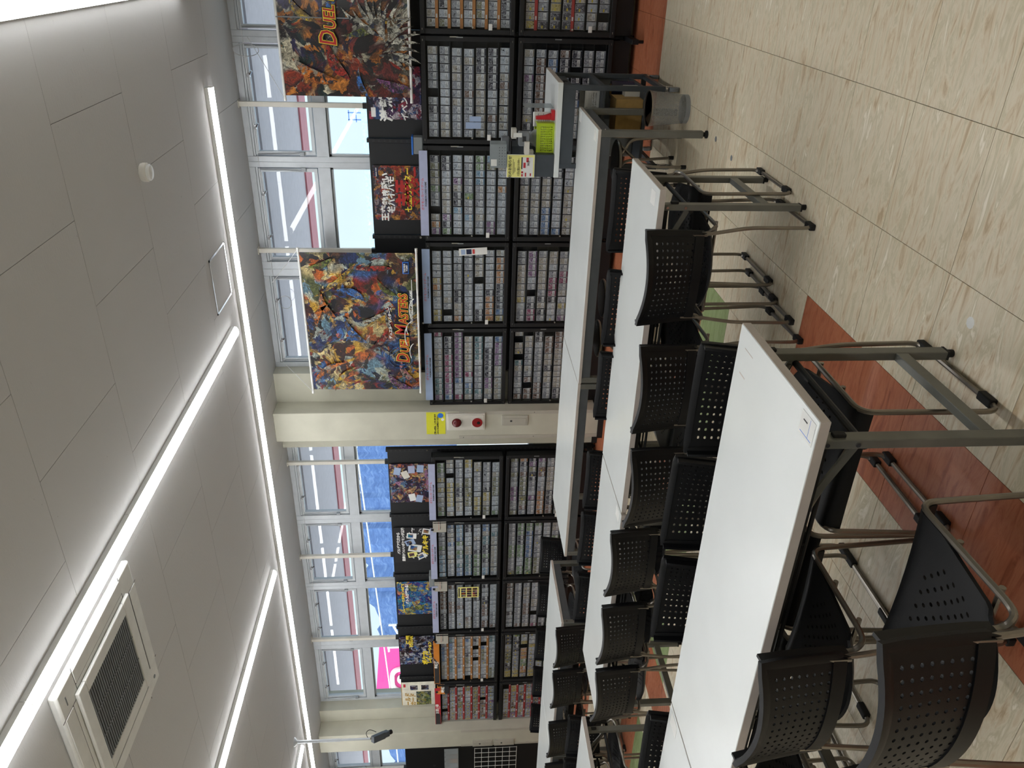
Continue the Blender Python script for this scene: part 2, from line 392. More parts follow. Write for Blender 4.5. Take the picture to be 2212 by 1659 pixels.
ceiling = struct('ceiling', B().box(-17, 4.5, -4.5, 7.6, CEIL + 0.006, CEIL + 0.2), M['ceil_gap'])
CP = 0.9133; cb = B().box(-CP / 2 + .0015, CP / 2 - .0015, -CP / 2 + .0015, CP / 2 - .0015, 0, 0.006).mesh('ceiling_board', M['ceiling'], False)
cr = B()
for j in range(-8, 5):
    y0 = 3.89 + CP * j; off = -0.773 if j % 2 == 0 else -1.228
    for i in range(-17, 6):
        x0 = off + CP * i; xc, yc = x0 + CP / 2, y0 + CP / 2
        if j == 3 and True: pass
        if -2 <= j <= 2 and -11 <= i <= 0:
            o = obj('ceiling_board', cb, None, ceiling); o.location = (xc, yc, CEIL)
        else: cr.box(x0 + .0015, x0 + CP - .0015, y0 + .0015, min(y0 + CP - .0015, 7.6), CEIL, CEIL + 0.006)
j = 3
o = obj('distant_boards', cr, M['ceiling'], ceiling); o['kind'] = 'stuff'

# walls: cream sections beside the windows, low wall under the glazing, pillars
b = B()
b.box(-4.83, -3.915, 7.27, 7.6, 0, CEIL)            # recess wall behind the first pillar
b.box(-9.74, -9.13, 7.27, 7.6, 0, CEIL)              # recess wall behind the second pillar
b.box(-17, 4.5, 7.40, 7.6, 0, 0.70)                  # low wall under the windows
b.box(-17, -11.8, 7.40, 7.6, 0.7, CEIL); b.box(2.6, 4.5, 7.40, 7.6, 0.7, CEIL)
wall_back = struct('wall_back', b, M['cream'])
obj('pillar', B().box(-4.60, -4.255, 7.03, 7.27, 0, CEIL), M['cream'], wall_back, 0.006)
obj('pillar', B().box(-9.68, -9.345, 7.03, 7.27, 0, CEIL), M['cream'], wall_back, 0.006)
struct('wall_left', B().box(-17.15, -17, -4.5, 7.6, 0, CEIL), M['cream'])
struct('wall_right', B().box(4.5, 4.65, -4.5, 7.6, 0, CEIL), M['cream'])
struct('wall_front', B().box(-17, 4.5, -4.65, -4.5, 0, CEIL), M['cream'])
b = B(); b.box(-4.83, -4.60, 7.255, 7.27, 0, 0.06); b.box(-4.255, -3.915, 7.255, 7.27, 0, 0.06); b.box(-4.61, -4.245, 7.02, 7.03, 0, 0.06); b.box(-9.69, -9.335, 7.02, 7.03, 0, 0.06)
b.box(-4.61, -4.60, 7.02, 7.255, 0, .06); b.box(-4.255, -4.245, 7.02, 7.255, 0, .06)
struct('baseboard_back', b, M['blk_rubber'])
# grey corner guards on the pillars
for x in (-4.597, -4.295):
    b = B().box(x, x + 0.04, 7.026, 7.03, 0.06, 1.545)
    o = obj('corner_guard', b, M['beige_plate'], wall_back)
    for z in (0.75, 1.5): obj('screw', B().cyl((x + 0.02, 7.026, z), (x + 0.02, 7.023, z), 0.004, 8), M['ink'], o)
for x in (-9.677, -9.385): obj('corner_guard', B().box(x, x + 0.04, 7.026, 7.03, 0.06, 1.545), M['beige_plate'], wall_back)

# windows: each unit has an awning sash above and a fixed pane below a transom
def window(n, xl, xr, jl, jr):
    b = B(); y0, y1 = 7.425, 7.50; zt, zb = 3.46, 0.70
    b.box(xl - jl, xl, y0, y1, zb, zt); b.box(xr, xr + jr, y0, y1, zb, zt)            # jambs / mullion halves
    b.box(xl, xr, y0, y1, 3.405, zt); b.box(xl, xr, y0 + .012, y1, 3.385, 3.405)      # head
    b.box(xl, xr, y0, y1, 2.72, 2.835); b.box(xl, xr, y0 - 0.008, y1, 2.72, 2.735)    # transom
    b.box(xl, xr, y0 - 0.02, y1 + .03, zb, zb + 0.05)
    win = struct('window_%d' % n, b, M['alu'], 0.003)
    s = B(); a = 0.032; sx0, sx1, sz0, sz1 = xl + .012, xr - .012, 2.842, 3.382; ya, yb = 7.435, 7.485
    s.box(sx0, sx0 + a, ya, yb, sz0, sz1); s.box(sx1 - a, sx1, ya, yb, sz0, sz1); s.box(sx0 + a, sx1 - a, ya, yb, sz0, sz0 + a); s.box(sx0 + a, sx1 - a, ya, yb, sz1 - a, sz1)
    sash = obj('sash', s, M['alu'], win, 0.002)
    obj('pane', B().box(sx0 + a, sx1 - a, 7.458, 7.463, sz0 + a, sz1 - a), M['glass'], sash)
    l = B(); l.box(xl, xl + .02, 7.45, 7.48, .75, 2.72); l.box(xr - .02, xr, 7.45, 7.48, .75, 2.72); l.box(xl, xr, 7.45, 7.48, 2.70, 2.72)
    lo = obj('lower_frame', l, M['alu'], win)
    obj('pane', B().box(xl + .02, xr - .02, 7.463, 7.468, .75, 2.70), M['glass'], lo)
    for fx in (0.27, 0.73):      # catches
        x = xl + (xr - xl) * fx; c = B(); c.box(x - .018, x + .018, 7.415, 7.435, 3.345, 3.372); c.cyl((x, 7.425, 3.35), (x + .035, 7.405, 3.325), 0.009, 8); c.cyl((x, 7.42, 3.36), (x, 7.402, 3.36), .014, 10)
        obj('catch', c, M['chrome'], sash)
    for x, sg in ((xl + .02, 1), (xr - .02, -1)):    # stay arms
        c = B(); c.tube([(x, 7.425, 3.36), (x + .004 * sg, 7.42, 3.1), (x + .012 * sg, 7.42, 2.98)], 0.006, 6); c.box(x - .012, x + .02, 7.408, 7.43, 2.945, 2.985)
        obj('stay_arm', c, M['alu_grey'], sash)
WINS = [(1.38, 2.3, .05, .3), (0.36, 1.28, .05, .05), (-0.67, 0.26, .05, .05), (-1.73, -0.77, .05, .05), (-2.75, -1.83, .075, .05), (-3.86, -2.90, .055, .075),
        (-5.90, -4.89, .06, .06), (-6.96, -6.02, .055, .06), (-7.98, -7.07, .07, .055), (-9.09, -8.12, .04, .07), (-10.62, -9.79, .05, .05), (-11.7, -10.72, .1, .05)]
for n, a in enumerate(WINS): window(n + 1, *a)
# thin operating wire running along the sashes
for xa, xb in ((0.26, -3.86), (-4.985, -9.09)):
    tag(obj('sash_wire', B().tube([(xa, 7.412, 3.37), ((xa + xb) / 2, 7.412, 3.365), (xb, 7.412, 3.37)], 0.002, 5), M['string']), 'thin wire strung along the %s group of window sashes' % ('nearer' if xa > 0 else 'farther'), 'wire')

# outside: canopy over the windows, wooded hill, pink sign
b = B().box(-24, 8, 7.62, 10.35, 3.49, 3.62); b.box(-24, 8, 7.62, 7.75, 3.36, 3.49); b.box(-24, 8, 7.75, 7.8, 3.42, 3.49)
b.box(-24, 8, 7.80, 7.98, 3.455, 3.49)
can = tag(obj('canopy', b, M['ext_white']), 'white flat canopy with red front edge outside the windows', 'canopy')
obj('fascia', B().box(-24, 8, 10.35, 10.80, 3.47, 3.66), M['ext_red'], can)
prof = [(-75, 2.5), (-60, 3.6), (-52, 4.4), (-49, 4.75), (-45.8, 5.3), (-44.5, 5.8), (-42.3, 6.2), (-38.4, 6.75), (-34, 6.9), (-28, 6.8), (-26, 6.3), (-22, 5.0), (-18, 3.4), (-12, 2.6), (0, 2.2), (12, 2.0)]
vs, fs = [], []; D = 420
def interp(a):
    for (a0, e0), (a1, e1) in zip(prof, prof[1:]):
        if a0 <= a <= a1: return e0 + (e1 - e0) * (a - a0) / (a1 - a0)
    return 3
NA = 240
for k in range(NA + 1):
    az = -75 + 87 * k / NA; e = interp(az) + random.uniform(-.06, .06); t = math.radians(az)
    for q, (dd, hh) in enumerate(((D - 120, -0.02), (D - 60, 0.5), (D, 1.0), (D + 60, 0.9))):
        h = max(-.29, 1.6 + math.tan(math.radians(e)) * D * hh + (random.uniform(-2, 2) if 0 < q else -1.9))
        vs.append((dd * math.sin(t), dd * math.cos(t), h))
for k in range(NA):
    for q in range(3): i = k * 4 + q; fs.append((i, i + 4, i + 5, i + 1))
tag(obj('field', B().box(-320, 120, 7.7, 75, -0.4, -0.3), mat('pale_ground', (214, 216, 220), .9)), 'pale open ground outside beyond the windows', 'ground')
tag(obj('hillside', B().add(vs, fs), M['mountain'], smooth=True), 'hazy blue wooded hillside far behind the windows', 'hill')
bl = thing('pale_building', 'long pale blue building roofline outside the right-hand windows', 'building', (0, 0, 0))
obj('wall', B().box(-10.6, 14, 30, 40, -.3, 4.55), mat('pale_blue_cladding', (150, 196, 232), .6), bl); obj('parapet', B().box(-10.8, 14.2, 29.9, 40.2, 4.55, 4.78), mat('pale_parapet', (186, 220, 240), .6), bl)
tw = B(); tx, ty = -6.25, 34
for sx in (-.14, .14): tw.box(tx + sx - .02, tx + sx + .02, ty, ty + .04, 4.6, 5.75)
for z in (5.1, 5.4, 5.7): tw.box(tx - .24, tx + .24, ty, ty + .04, z, z + .035)
tag(obj('roof_mast', tw, mat('blue_mast_paint', (90, 130, 200), .5)), 'small blue lattice mast on the pale building roof', 'mast')
an = B()
for a, b_ in (((-21.9, 2.9), (-21.9, 4.0)), ((-21.5, 2.9), (-21.5, 4.1)), ((-20.8, 2.9), (-20.8, 3.9)), ((-22.2, 3.15), (-20.5, 3.15)), ((-22.1, 3.95), (-21.3, 3.95)), ((-21.5, 3.5), (-20.8, 3.75))): an.tube([(a[0], 20, a[1]), (b_[0], 20, b_[1])], .04, 6)
an.cyl((-21.5, 20, -.3), (-21.5, 20, 2.95), .05, 8)
tag(obj('roof_antenna', an, M['white_ink']), 'white tubular antenna outside the window above the black poster', 'antenna')
for k, (z0, z1) in enumerate(((4.2, 5.3), (3.3, 4.6))): tag(obj('power_line', B().tube([(-40, 18, z0), (-22, 18, (z0 + z1) / 2 - .2), (-4, 18, z1)], .022, 5), M['white_ink']), '%s white overhead cable outside the far windows' % ('upper', 'lower')[k], 'cable')
Y = 24.0
ps = thing('pink_sign', 'pink roadside sign with white looping emblem seen through left window', 'sign', (0, 0, 0))
ax, bx = -1.075 * Y, -1.215 * Y
obj('sign_board', B().prism([(bx, Y, 1.625 + .070 * Y), (ax, Y, 1.625 + .070 * Y), (ax, Y, 1.625 + .131 * Y), (bx, Y, 1.625 + .145 * Y)], (0, .15, 0)), M['pink'], ps)
em = B(); cx = -1.168 * Y; zz = 1.625 + .082 * Y
em.tube(fillet([(cx - .9, Y - .08, zz - .3), (cx - .9, Y - .08, zz + .75), (cx + .5, Y - .08, zz + .75), (cx + .5, Y - .08, zz - .3)], .5, 6), .11, 6)
em.tube([(cx - 1.15, Y - .08, zz + .25), (cx - .9, Y - .08, zz + .05), (cx - .9, Y - .08, zz - .3)], .1, 6); em.cyl((cx - .15, Y - .06, zz + .2), (cx - .15, Y - .12, zz + .2), .34, 20)
obj('emblem', em, M['white_ink'], ps)
for fx in (.2, .8): obj('post', B().cyl((ax + (bx - ax) * fx, Y + .1, -.3), (ax + (bx - ax) * fx, Y + .1, 1.625 + .08 * Y), .1, 10), M['alu_grey'], ps)

#PART2
# ------------------------------------------------------------------ ceiling lights
def led(x0, y0, x1, y1, label, caps=(False, False)):
    t = thing('led_batten', label, 'light', ((x0 + x1) / 2, (y0 + y1) / 2, CEIL), math.atan2(y1 - y0, x1 - x0), 'white LED battens on the ceiling')
    L = math.hypot(x1 - x0, y1 - y0) / 2 - 0.002
    obj('housing', B().prism([(-L, -.047, 0), (-L, -.046, -.028), (-L, .046, -.028), (-L, .047, 0)], (2 * L, 0, 0)), M['white_plastic'], t)
    pr = [(-L, .045 * math.cos(a), -.028 - .028 * math.sin(a)) for a in [PI * k / 8 for k in range(9)]]
    obj('diffuser', B().prism(pr[::-1], (2 * L, 0, 0)), M['led'], t)
    for sg in (-1, 1): obj('end_cap', B().prism([(sg * L, .044 * math.cos(a), -.029 - .027 * math.sin(a)) for a in [PI * k / 8 for k in range(9)]], (sg * .0015, 0, 0)), M['white_plastic'], t)
ordn = ['first', 'second', 'third', 'fourth', 'fifth', 'sixth', 'seventh', 'eighth', 'ninth', 'tenth', 'eleventh', 'twelfth', 'thirteenth']
for k in range(8):
    x = -0.985 - 1.25 * k; led(x, 6.446, x - 1.25, 6.446, '%s white LED batten from the near end of the strip along the windows' % ordn[k])
for c, (x, nm) in enumerate(((-0.272, 'right-hand corner strip over the aisle'), (-2.884, 'strip running past the air conditioner'), (-5.585, 'strip beyond the air conditioner'), (-8.30, 'farthest strip behind the camera pole'))):
    for k in range(7):
        y = 6.12 - 1.25 * k; led(x, y, x, y - 1.25, '%s white LED batten from the window end of the %s' % (ordn[k], nm))

# ------------------------------------------------------------------ ceiling fittings
t = thing('air_conditioner', 'white square ceiling cassette air conditioner with dark louvred grille', 'air conditioner', (-3.475, 2.985, CEIL))
S = .462
obj('panel', B().box(-S, S, -S, S, -.042, 0), M['white_plastic'], t, .012)
for a in range(4):
    R = Matrix.Rotation(a * PI / 2, 4, 'Z'); g = B(); g.add([R @ Vector(p) for p in B().box(-.30, .30, .372, .452, -.047, -.042).v], B().box(0, 1, 0, 1, 0, 1).f); obj('air_flap', g, M['white_plastic'], t, .002)
    g = B()
    for q in (B().box(-.302, -.30, .33, .475, -.0435, -.0415), B().box(.30, .302, .33, .475, -.0435, -.0415), B().box(-.30, .30, .366, .371, -.0440, -.0415)): g.add([R @ Vector(p) for p in q.v], q.f)
    obj('panel_seam', g, M['dkgrey'], t)
fr = B(); I = .255; O = .335
for q in ((-O, O, I, O), (-O, O, -O, -I), (-O, -I, -I, I), (I, O, -I, I)): fr.box(q[0], q[1], q[2], q[3], -.062, -.042)
gf = obj('grille_frame', fr, M['white_plastic'], t, .006)
obj('filter', B().box(-I, I, -I, I, -.046, -.043), M['dkgrey'], t)
sl = B().box(-I, I, -.0045, .0045, -.0025, .0025).mesh('slat', M['greyplastic'], False)
for k in range(26):
    o = obj('slat', sl, None, gf); o.location = (0, -I + (k + .5) * 2 * I / 26, -.056)
for x in (-.085, .085): obj('rib', B().box(x - .003, x + .003, -I, I, -.060, -.050), M['greyplastic'], gf)
obj('receiver', B().cyl((-.395, .395, -.042), (-.395, .395, -.0445), .012, 14), M['greyplastic'], t)
obj('badge', B().box(.345, .40, -.405, -.397, -.0435, -.042), M['greyplastic'], t)

t = thing('access_hatch', 'square aluminium framed access hatch in the ceiling beside the window lights', 'hatch', (-2.375, 6.04, CEIL))
g = B(); a = .228
for q in ((-a, a, a - .016, a), (-a, a, -a, -a + .016), (-a, -a + .016, -a, a), (a - .016, a, -a, a)): g.box(q[0], q[1], q[2], q[3], -.006, 0)
obj('frame', g, M['chrome'], t); obj('board', B().box(-a + .016, a - .016, -a + .016, a - .016, -.003, 0), M['ceiling'], t)

t = thing('smoke_detector', 'round cream smoke detector on the ceiling', 'detector', (-1.235, 4.86, CEIL))
obj('base', B().lathe([(.052, 0), (.056, -.012), (.056, -.034), (.050, -.038)], 28), M['offwhite'], t)
obj('sensor_dome', B().lathe([(.046, -.036), (.049, -.048), (.042, -.056), (.02, -.06), (0.0, -.061)], 28), M['white_plastic'], t)

t = thing('security_camera', 'grey security camera hanging on a long white ceiling pole', 'camera', (-8.0, 5.965, CEIL))
obj('ceiling_flange', B().lathe([(.052, 0), (.045, -.012), (.02, -.03), (.016, -.04)], 18), M['alu'], t)
obj('pole', B().cyl((0, 0, -.01), (0, .0, -.52), .017, 12).cyl((0, 0, -.50), (0, 0, -.86), .013, 12), M['alu'], t)
Mx = Matrix.Translation((-.02, .03, -.95)) @ Matrix.Rotation(.5, 4, 'Z') @ Matrix.Rotation(.75, 4, 'X')
cb_ = B().obox(Mx, .075, .06, .17).obox(Mx @ Matrix.Translation((0, .005, -.11)), .06, .07, .07)
body = obj('camera_body', cb_, M['slate'], t, .006)
obj('lens', B().cyl(Mx @ Vector((0, 0, -.14)), Mx @ Vector((0, 0, -.19)), .026, 14), M['blk_plastic'], body)
obj('bracket', B().tube([(0, 0, -.86), (0, .01, -.89), (-.01, .02, -.92)], .012, 8), M['chrome'], t)
obj('cable', B().tube(fillet([(0, 0, -.84), (.02, .06, -.80), (.01, .12, -.84), (-.02, .10, -.92)], .05), .004, 6), M['blk_rubber'], t)

# ------------------------------------------------------------------ rack poles to the ceiling
pn = ['nearest the right frame edge', 'between the two hanging banners', 'beside the first pillar on its window side', 'left of the first pillar', 'above the black poster with white stripes', 'above the orange sign', 'beside the second pillar', 'farthest away at the left frame edge']
for (x, nm) in zip((-1.26, -2.61, -4.09, -5.10, -6.47, -7.87, -9.32, -10.55), pn):
    t = thing('rack_pole', 'square white pole from rack to ceiling, ' + nm, 'pole', (x, 7.36, 2.335), 0, 'white poles bracing the racks')
    obj('post', B().box(-.021, .021, -.018, .018, .03, CEIL - 2.335 - .006), M['offwhite'], t, .002)
    obj('ceiling_plate', B().box(-.032, .032, -.03, .03, CEIL - 2.335 - .006, CEIL - 2.335), M['offwhite'], t)
    obj('clamp', B().box(-.024, .024, -.022, .022, -.01, .045), M['blk_metal'], t)

# ------------------------------------------------------------------ black display racks
G1 = [0.255, -0.65, -1.552, -2.455, -3.36, -4.275]; G2 = [-4.92, -5.84, -6.77, -7.66, -8.59, -9.505]
def rack(xs_, label):
    t = thing('display_rack', label, 'shelving', (xs_[0], 7.33, 0))
    for k, x in enumerate(xs_):
        dx = x - xs_[0]
        p = B().box(dx - .018, dx + .018, -.025, .035, .02, 2.36); up_ = obj('upright', p, M['blk_metal'], t, .003)
        sl_ = B()
        for q in range(44): z = .14 + q * .05; sl_.box(dx - .008, dx - .003, -.0262, -.024, z, z + .018); sl_.box(dx + .003, dx + .008, -.0262, -.024, z, z + .018)
        obj('slots', sl_, M['dkgrey'], up_)
        f_ = B(); f_.box(dx - .02, dx + .02, -.40, .035, .045, .10); f_.cyl((dx, -.375, 0), (dx, -.375, .05), .014, 10); f_.cyl((dx, 0.0, 0), (dx, 0.0, .05), .014, 10)
        obj('foot', f_, M['blk_metal'], t, .003)
        obj('knob', B().cyl((dx, -.026, 1.90), (dx, -.034, 1.90), .011, 12), M['chrome'], t)
    for k in range(len(xs_) - 1):
        a, b_ = xs_[k] - xs_[0] - .02, xs_[k + 1] - xs_[0] + .02
        obj('back_panel', B().box(b_, a, -.004, .02, 1.86, 2.345), M['blk_panel'], t, .004)
        obj('logo_stud', B().lathe([(0, .003), (.022, .003), (.024, 0)], 16).v and B().cyl(((b_) + .25, -.004, 1.93), ((b_) + .25, -.008, 1.93), .02, 16), M['dkgrey'], t)
        obj('back_panel', B().box(b_, a, -.004, .02, .12, 1.864), M['blk_panel'], t)
        obj('kick_panel', B().box(b_, a, -.10, -.06, .05, .20), M['blk_metal'], t)
        obj('cross_rail', B().box(b_, a, -.03, .0, 1.025, 1.06), M['blk_metal'], t)
    return t
rack(G1, 'black slotted display rack on the near side of the first pillar')
rack(G2, 'black slotted display rack between the two cream pillars')
rack([-9.86, -10.76, -11.66], 'black slotted display rack beyond the second pillar')

# ------------------------------------------------------------------ showcases and cards
TINTS = [('grey', (150, 152, 160)), ('silver', (196, 202, 210)), ('olive', (132, 128, 92)), ('purple', (138, 96, 140)), ('blue', (96, 128, 176)), ('brown', (120, 88, 72)), ('green', (120, 148, 100)),
         ('yellow', (196, 172, 92)), ('crimson', (150, 62, 96)), ('black', (58, 56, 66)), ('orange', (200, 132, 78)), ('sky-blue', (140, 178, 206)), ('teal', (92, 132, 138)), ('beige', (182, 170, 150))]
def card_art(c):
    m, nt, b = new_mat('card_art'); v = coords(nt, rnd=True); n = noise(nt, v, 42, 5, .7, 1.5); n2 = noise(nt, v, 90, 3, .6)
    c = tuple(x * .85 + 28 for x in c); d = tuple(x * .22 for x in c); l = tuple(min(255, x * .5 + 128) for x in c)
    r = ramp(nt, [(.36, d), (.42, c), (.55, tuple(min(255, x * .78 + 62) for x in c)), (.64, (232, 232, 232)), (.70, c)]); nt.links.new(n.outputs['Fac'], r.inputs[0])
    nt.links.new(r.outputs[0], b.inputs['Base Color']); b.inputs['Roughness'].default_value = .14
    bp = N(nt, 'ShaderNodeBump'); bp.inputs['Strength'].default_value = .7; bp.inputs['Distance'].default_value = .004; nt.links.new(n2.outputs['Fac'], bp.inputs['Height']); nt.links.new(bp.outputs[0], b.inputs['Normal'])
    return m
M['sleeve'] = mat('card_sleeve', (206, 206, 208), .22, var=.08, scale=40)
M['tag'] = mat('price_label', (244, 244, 240), .6, var=.02); M['tag_y'] = mat('yellow_price_label', (222, 196, 66), .6)
M['tagtext'] = mat('label_print', (96, 96, 100), .6)
ART = [card_art(c) for _, c in TINTS]; BAND = [mat('card_border', tuple(x * .8 + 20 for x in c), .3) for _, c in TINTS]
def card(ti, ytag, mats=None):
    """card in a clear sleeve with its price label; origin at the bottom centre"""
    wd, h = .031, .088; b = B(); b.box(-wd, wd, -.002, .002, 0, h, 0)
    b.quad((-wd + .003, -.0024, .003), (wd - .003, -.0024, .003), (wd - .003, -.0024, h - .004), (-wd + .003, -.0024, h - .004), 1)
    b.quad((-wd + .003, -.0027, .004), (wd - .003, -.0027, .004), (wd - .003, -.0027, .017), (-wd + .003, -.0027, .017), 5)
    if ytag: b.box(-.026, -.004, -.0036, -.0022, h * .52, h * .66, 3)
    else:
        b.box(-.026, .026, -.0036, -.0022, h * .22, h * .5, 2)
        for q, (xa, xb) in enumerate(((-.021, .004), (-.021, .018), (-.021, -.002))): z = h * (.44 - q * .08); b.quad((xa, -.0038, z - .0016), (xb, -.0038, z - .0016), (xb, -.0038, z + .0016), (xa, -.0038, z + .0016), 4)
    return b
CB = {(i, y): card(i, y) for i in range(len(TINTS)) for y in (0, 1)}
CM = {k: v.mesh('trading_card', [M['sleeve'], ART[k[0]], M['tag'], M['tag_y'], M['tagtext'], BAND[k[0]]], False) for k, v in CB.items()}
CASES = [   # x-bay, (upper name, lower name), tint weights upper, lower, strip upper, lower
    (0.255, -0.65, 'rightmost upper showcase', 'rightmost lower showcase', [0, 0, 2, 5, 4, 1, 13], [2, 5, 7, 0, 9, 13], 'orange_strip', 'red2'),
    (-0.65, -1.552, 'upper showcase behind desk', 'lower showcase behind desk', [0, 0, 1, 1, 13, 5, 0], [0, 0, 13, 3, 4, 5, 9], None, None),
    (-1.552, -2.455, 'upper showcase behind desk trays', 'lower showcase below desk trays', [8, 3, 0, 6, 1, 11, 2, 10], [0, 13, 1, 4, 0], None, None),
    (-2.455, -3.36, 'upper showcase with leaflet', 'lower showcase under leaflet', [0, 1, 10, 7, 4, 13, 9], [0, 0, 13, 8, 7, 3], None, None),
    (-3.36, -4.275, 'upper showcase touching pillar', 'lower showcase touching pillar', [3, 0, 3, 13, 8, 4, 12], [0, 13, 12, 5, 0, 9], None, None),
    (-4.92, -5.84, 'upper showcase just past the first pillar', 'lower showcase just past the first pillar', [2, 7, 2, 6, 0, 7, 12], [0, 2, 10, 3, 5], None, None),
    (-5.84, -6.77, 'upper showcase under the black poster', 'lower showcase under the black poster', [4, 11, 12, 4, 6, 0], [6, 0, 2, 6, 4], None, None),
    (-6.77, -7.66, 'upper showcase under the blue poster', 'lower showcase under the blue poster', [0, 1, 13, 5, 0], [5, 0, 13, 8, 4], None, None),
    (-7.66, -8.59, 'upper showcase under the orange sign', 'lower showcase under the orange sign', [2, 0, 12, 4, 13], [7, 2, 6, 7, 10], 'orange_strip', None),
    (-8.59, -9.505, 'upper showcase under the red sign', 'lower showcase under the red sign', [2, 3, 0, 7, 5], [2, 7, 3, 5, 9], 'red_strip', 'red_strip')]
places = []
NC, NR = 12, 7; PITCH_X, PITCH_Z = .0672, .1035
for ci, (xr, xl, nu, nl, tu, tl, su, sl_) in enumerate(CASES):
    for lvl, (nm, z0, z1, tints, strip) in enumerate(((nu, 1.055, 1.85, tu, su), (nl, .205, 1.02, tl, sl_))):
        cx = (xl + xr) / 2; hw = (xr - xl) / 2 - .008; yf = 7.17 - 7.27
        kind = 'upper' if lvl == 0 else 'lower'
        lab = {0: 'black framed glazed %s at the right frame edge', }.get(ci, 'black framed glazed %s') % nm
        t = thing('showcase', lab + ' full of trading cards', 'display case', (cx, 7.27, z0), 0, 'glazed trading card showcases on the racks')
        h = z1 - z0
        c = B(); c.box(-hw, hw, -.004, 0, 0, h); c.box(-hw, -hw + .008, yf + .02, 0, 0, h); c.box(hw - .008, hw, yf + .02, 0, 0, h); c.box(-hw, hw, yf + .02, 0, 0, .008); c.box(-hw, hw, yf + .02, 0, h - .008, h)
        obj('carcass', c, M['blk_panel'], t)
        e = .040; d = B(); d.box(-hw, hw, yf, yf + .02, 0, e); d.box(-hw, hw, yf, yf + .02, h - e, h); d.box(-hw, -hw + e, yf, yf + .02, e, h - e); d.box(hw - e, hw, yf, yf + .02, e, h - e)
        df = obj('door_frame', d, M['blk_metal'], t, .003)
        obj('door_glass', B().box(-hw + e, hw - e, yf + .008, yf + .012, e, h - e), M['acrylic'], t)
        cl = B()
        for sx in (-1, 1):
            for zq in (.018, h - .018):
                for q in (0, .009): cl.cyl((sx * (hw - .03 - q), yf - .001, zq), (sx * (hw - .03 - q), yf, zq), .003, 8)
        obj('corner_screw', cl, M['chrome'], df)
        lk = B(); lk.cyl((-hw + .055, yf - .012, h * .45), (-hw + .055, yf, h * .45), .008, 12); obj('lock', lk, M['chrome'], df)
        hb = obj('door_number_tag', B().box(-hw + .035, -hw + .085, yf - .006, yf, h * .24, h * .28), M['white_plastic'], df, .002)
        obj('hinge', B().box(hw - .012, hw - .004, yf - .004, yf, h * .55, h * .62), M['alu_grey'], df)
        if lvl == 0: obj('sealing_tape', B().box(hw - .009, hw - .001, yf - .002, yf, h * .60, h * .69), M['beige_plate'], t)
        for r_ in range(NR):
            z = h - e - .008 - (r_ + 1) * PITCH_Z + .008
            obj('card_rail', B().box(-hw + .012, hw - .012, -.062, -.006, z - .006, z - .002).box(-hw + .012, hw - .012, -.064, -.062, z - .006, z + .004), M['blk_metal'], t)
            st = strip if strip != 'red2' else ('red_strip' if r_ in (0, 3) else None)
            if st and r_ < 6:
                so = obj('price_strip', B().box(-hw + e, hw - e, -.0665, -.064, z - .010, z + .016), M[st], t)
                mk = B()
                for q in range(5): x = -hw + e + .08 + q * .17; mk.quad((x, -.0668, z - .003), (x + .03, -.0668, z - .003), (x + .03, -.0668, z + .009), (x, -.0668, z + .009))
                obj('strip_print', mk, M['white_ink'], so)
            x = -hw + e + .012; ytag = (ci == 0 and lvl == 1) or ci == 9 or (ci == 8 and lvl == 1)
            ti = random.choice(tints); col = 0
            while x + .031 + .03 < hw - e and col < NC:
                if random.random() < .5: ti = random.choice(tints + [0, 1, 13, 9, 0, 1])
                if random.random() > .016 or ci == 2 and col in (0, 1):
                    wx, wz = cx + x + .031 + random.uniform(-.0015, .0015), z0 + z - .002
                    dd = Vector((wx, 7.21, wz - CAM_H)); zz = dd.dot(fw); fx = F_PX * dd.dot(rt) / zz; fy = F_PX * dd.dot(up) / zz
                    inside = abs(fx) < 829 and abs(fy) < 1106
                    places.append((not inside, zz, wx, 7.213 + random.uniform(-.004, .004), wz, ti, int(ytag and random.random() < .85 or (not ytag and random.random() < .02)), r_, col, nm, random.uniform(-.035, .035)))
                x += PITCH_X + random.choice([0, 0, 0, .001, .003]); col += 1
# cards behind the desk stay hidden in the photograph, so the 300 that count are the nearest visible ones
def hid(p): return p[2] > -1.5 and p[4] < .80 and p[2] < -.82
places.sort(key=lambda p: (p[0], hid(p), p[1]))
manys = [B(), B()]; mmats = [M['sleeve'], M['tag'], M['tag_y'], M['tagtext']] + ART + BAND; counts = {}
for n, (_, _, x, y, z, ti, yt, r_, col, nm, ang) in enumerate(places):
    if n < 300:
        o = bpy.data.objects.new('trading_card', CM[(ti, yt)]); COL.objects.link(o); o.location = (x, y, z); o.rotation_euler = (-.06, 0, ang * .4)
        tag(o, '%s card %s from left, %s row, %s' % (TINTS[ti][0], ordn[col], ordn[r_], nm), 'card', 'sleeved trading cards with price labels')
    else:
        many = manys[0 if x > -4.6 else 1]; src = CB[(ti, yt)]; k = len(many.v); many.v += [(p[0] + x, p[1] + y - .06 * p[2], p[2] + z) for p in src.v]; many.f += [tuple(i + k for i in f) for f in src.f]
        mp_ = {0: 0, 1: 4 + ti, 2: 1, 3: 2, 4: 3, 5: 4 + len(ART) + ti}; many.m += [mp_[q] for q in src.m]
for q, lab in enumerate(('remaining sleeved trading cards in the showcases right of the first pillar', 'hundreds of sleeved trading cards in the showcases between the two pillars')):
    tag(obj('trading_cards', manys[q], mmats, smooth=False), lab, 'cards', kind='stuff')

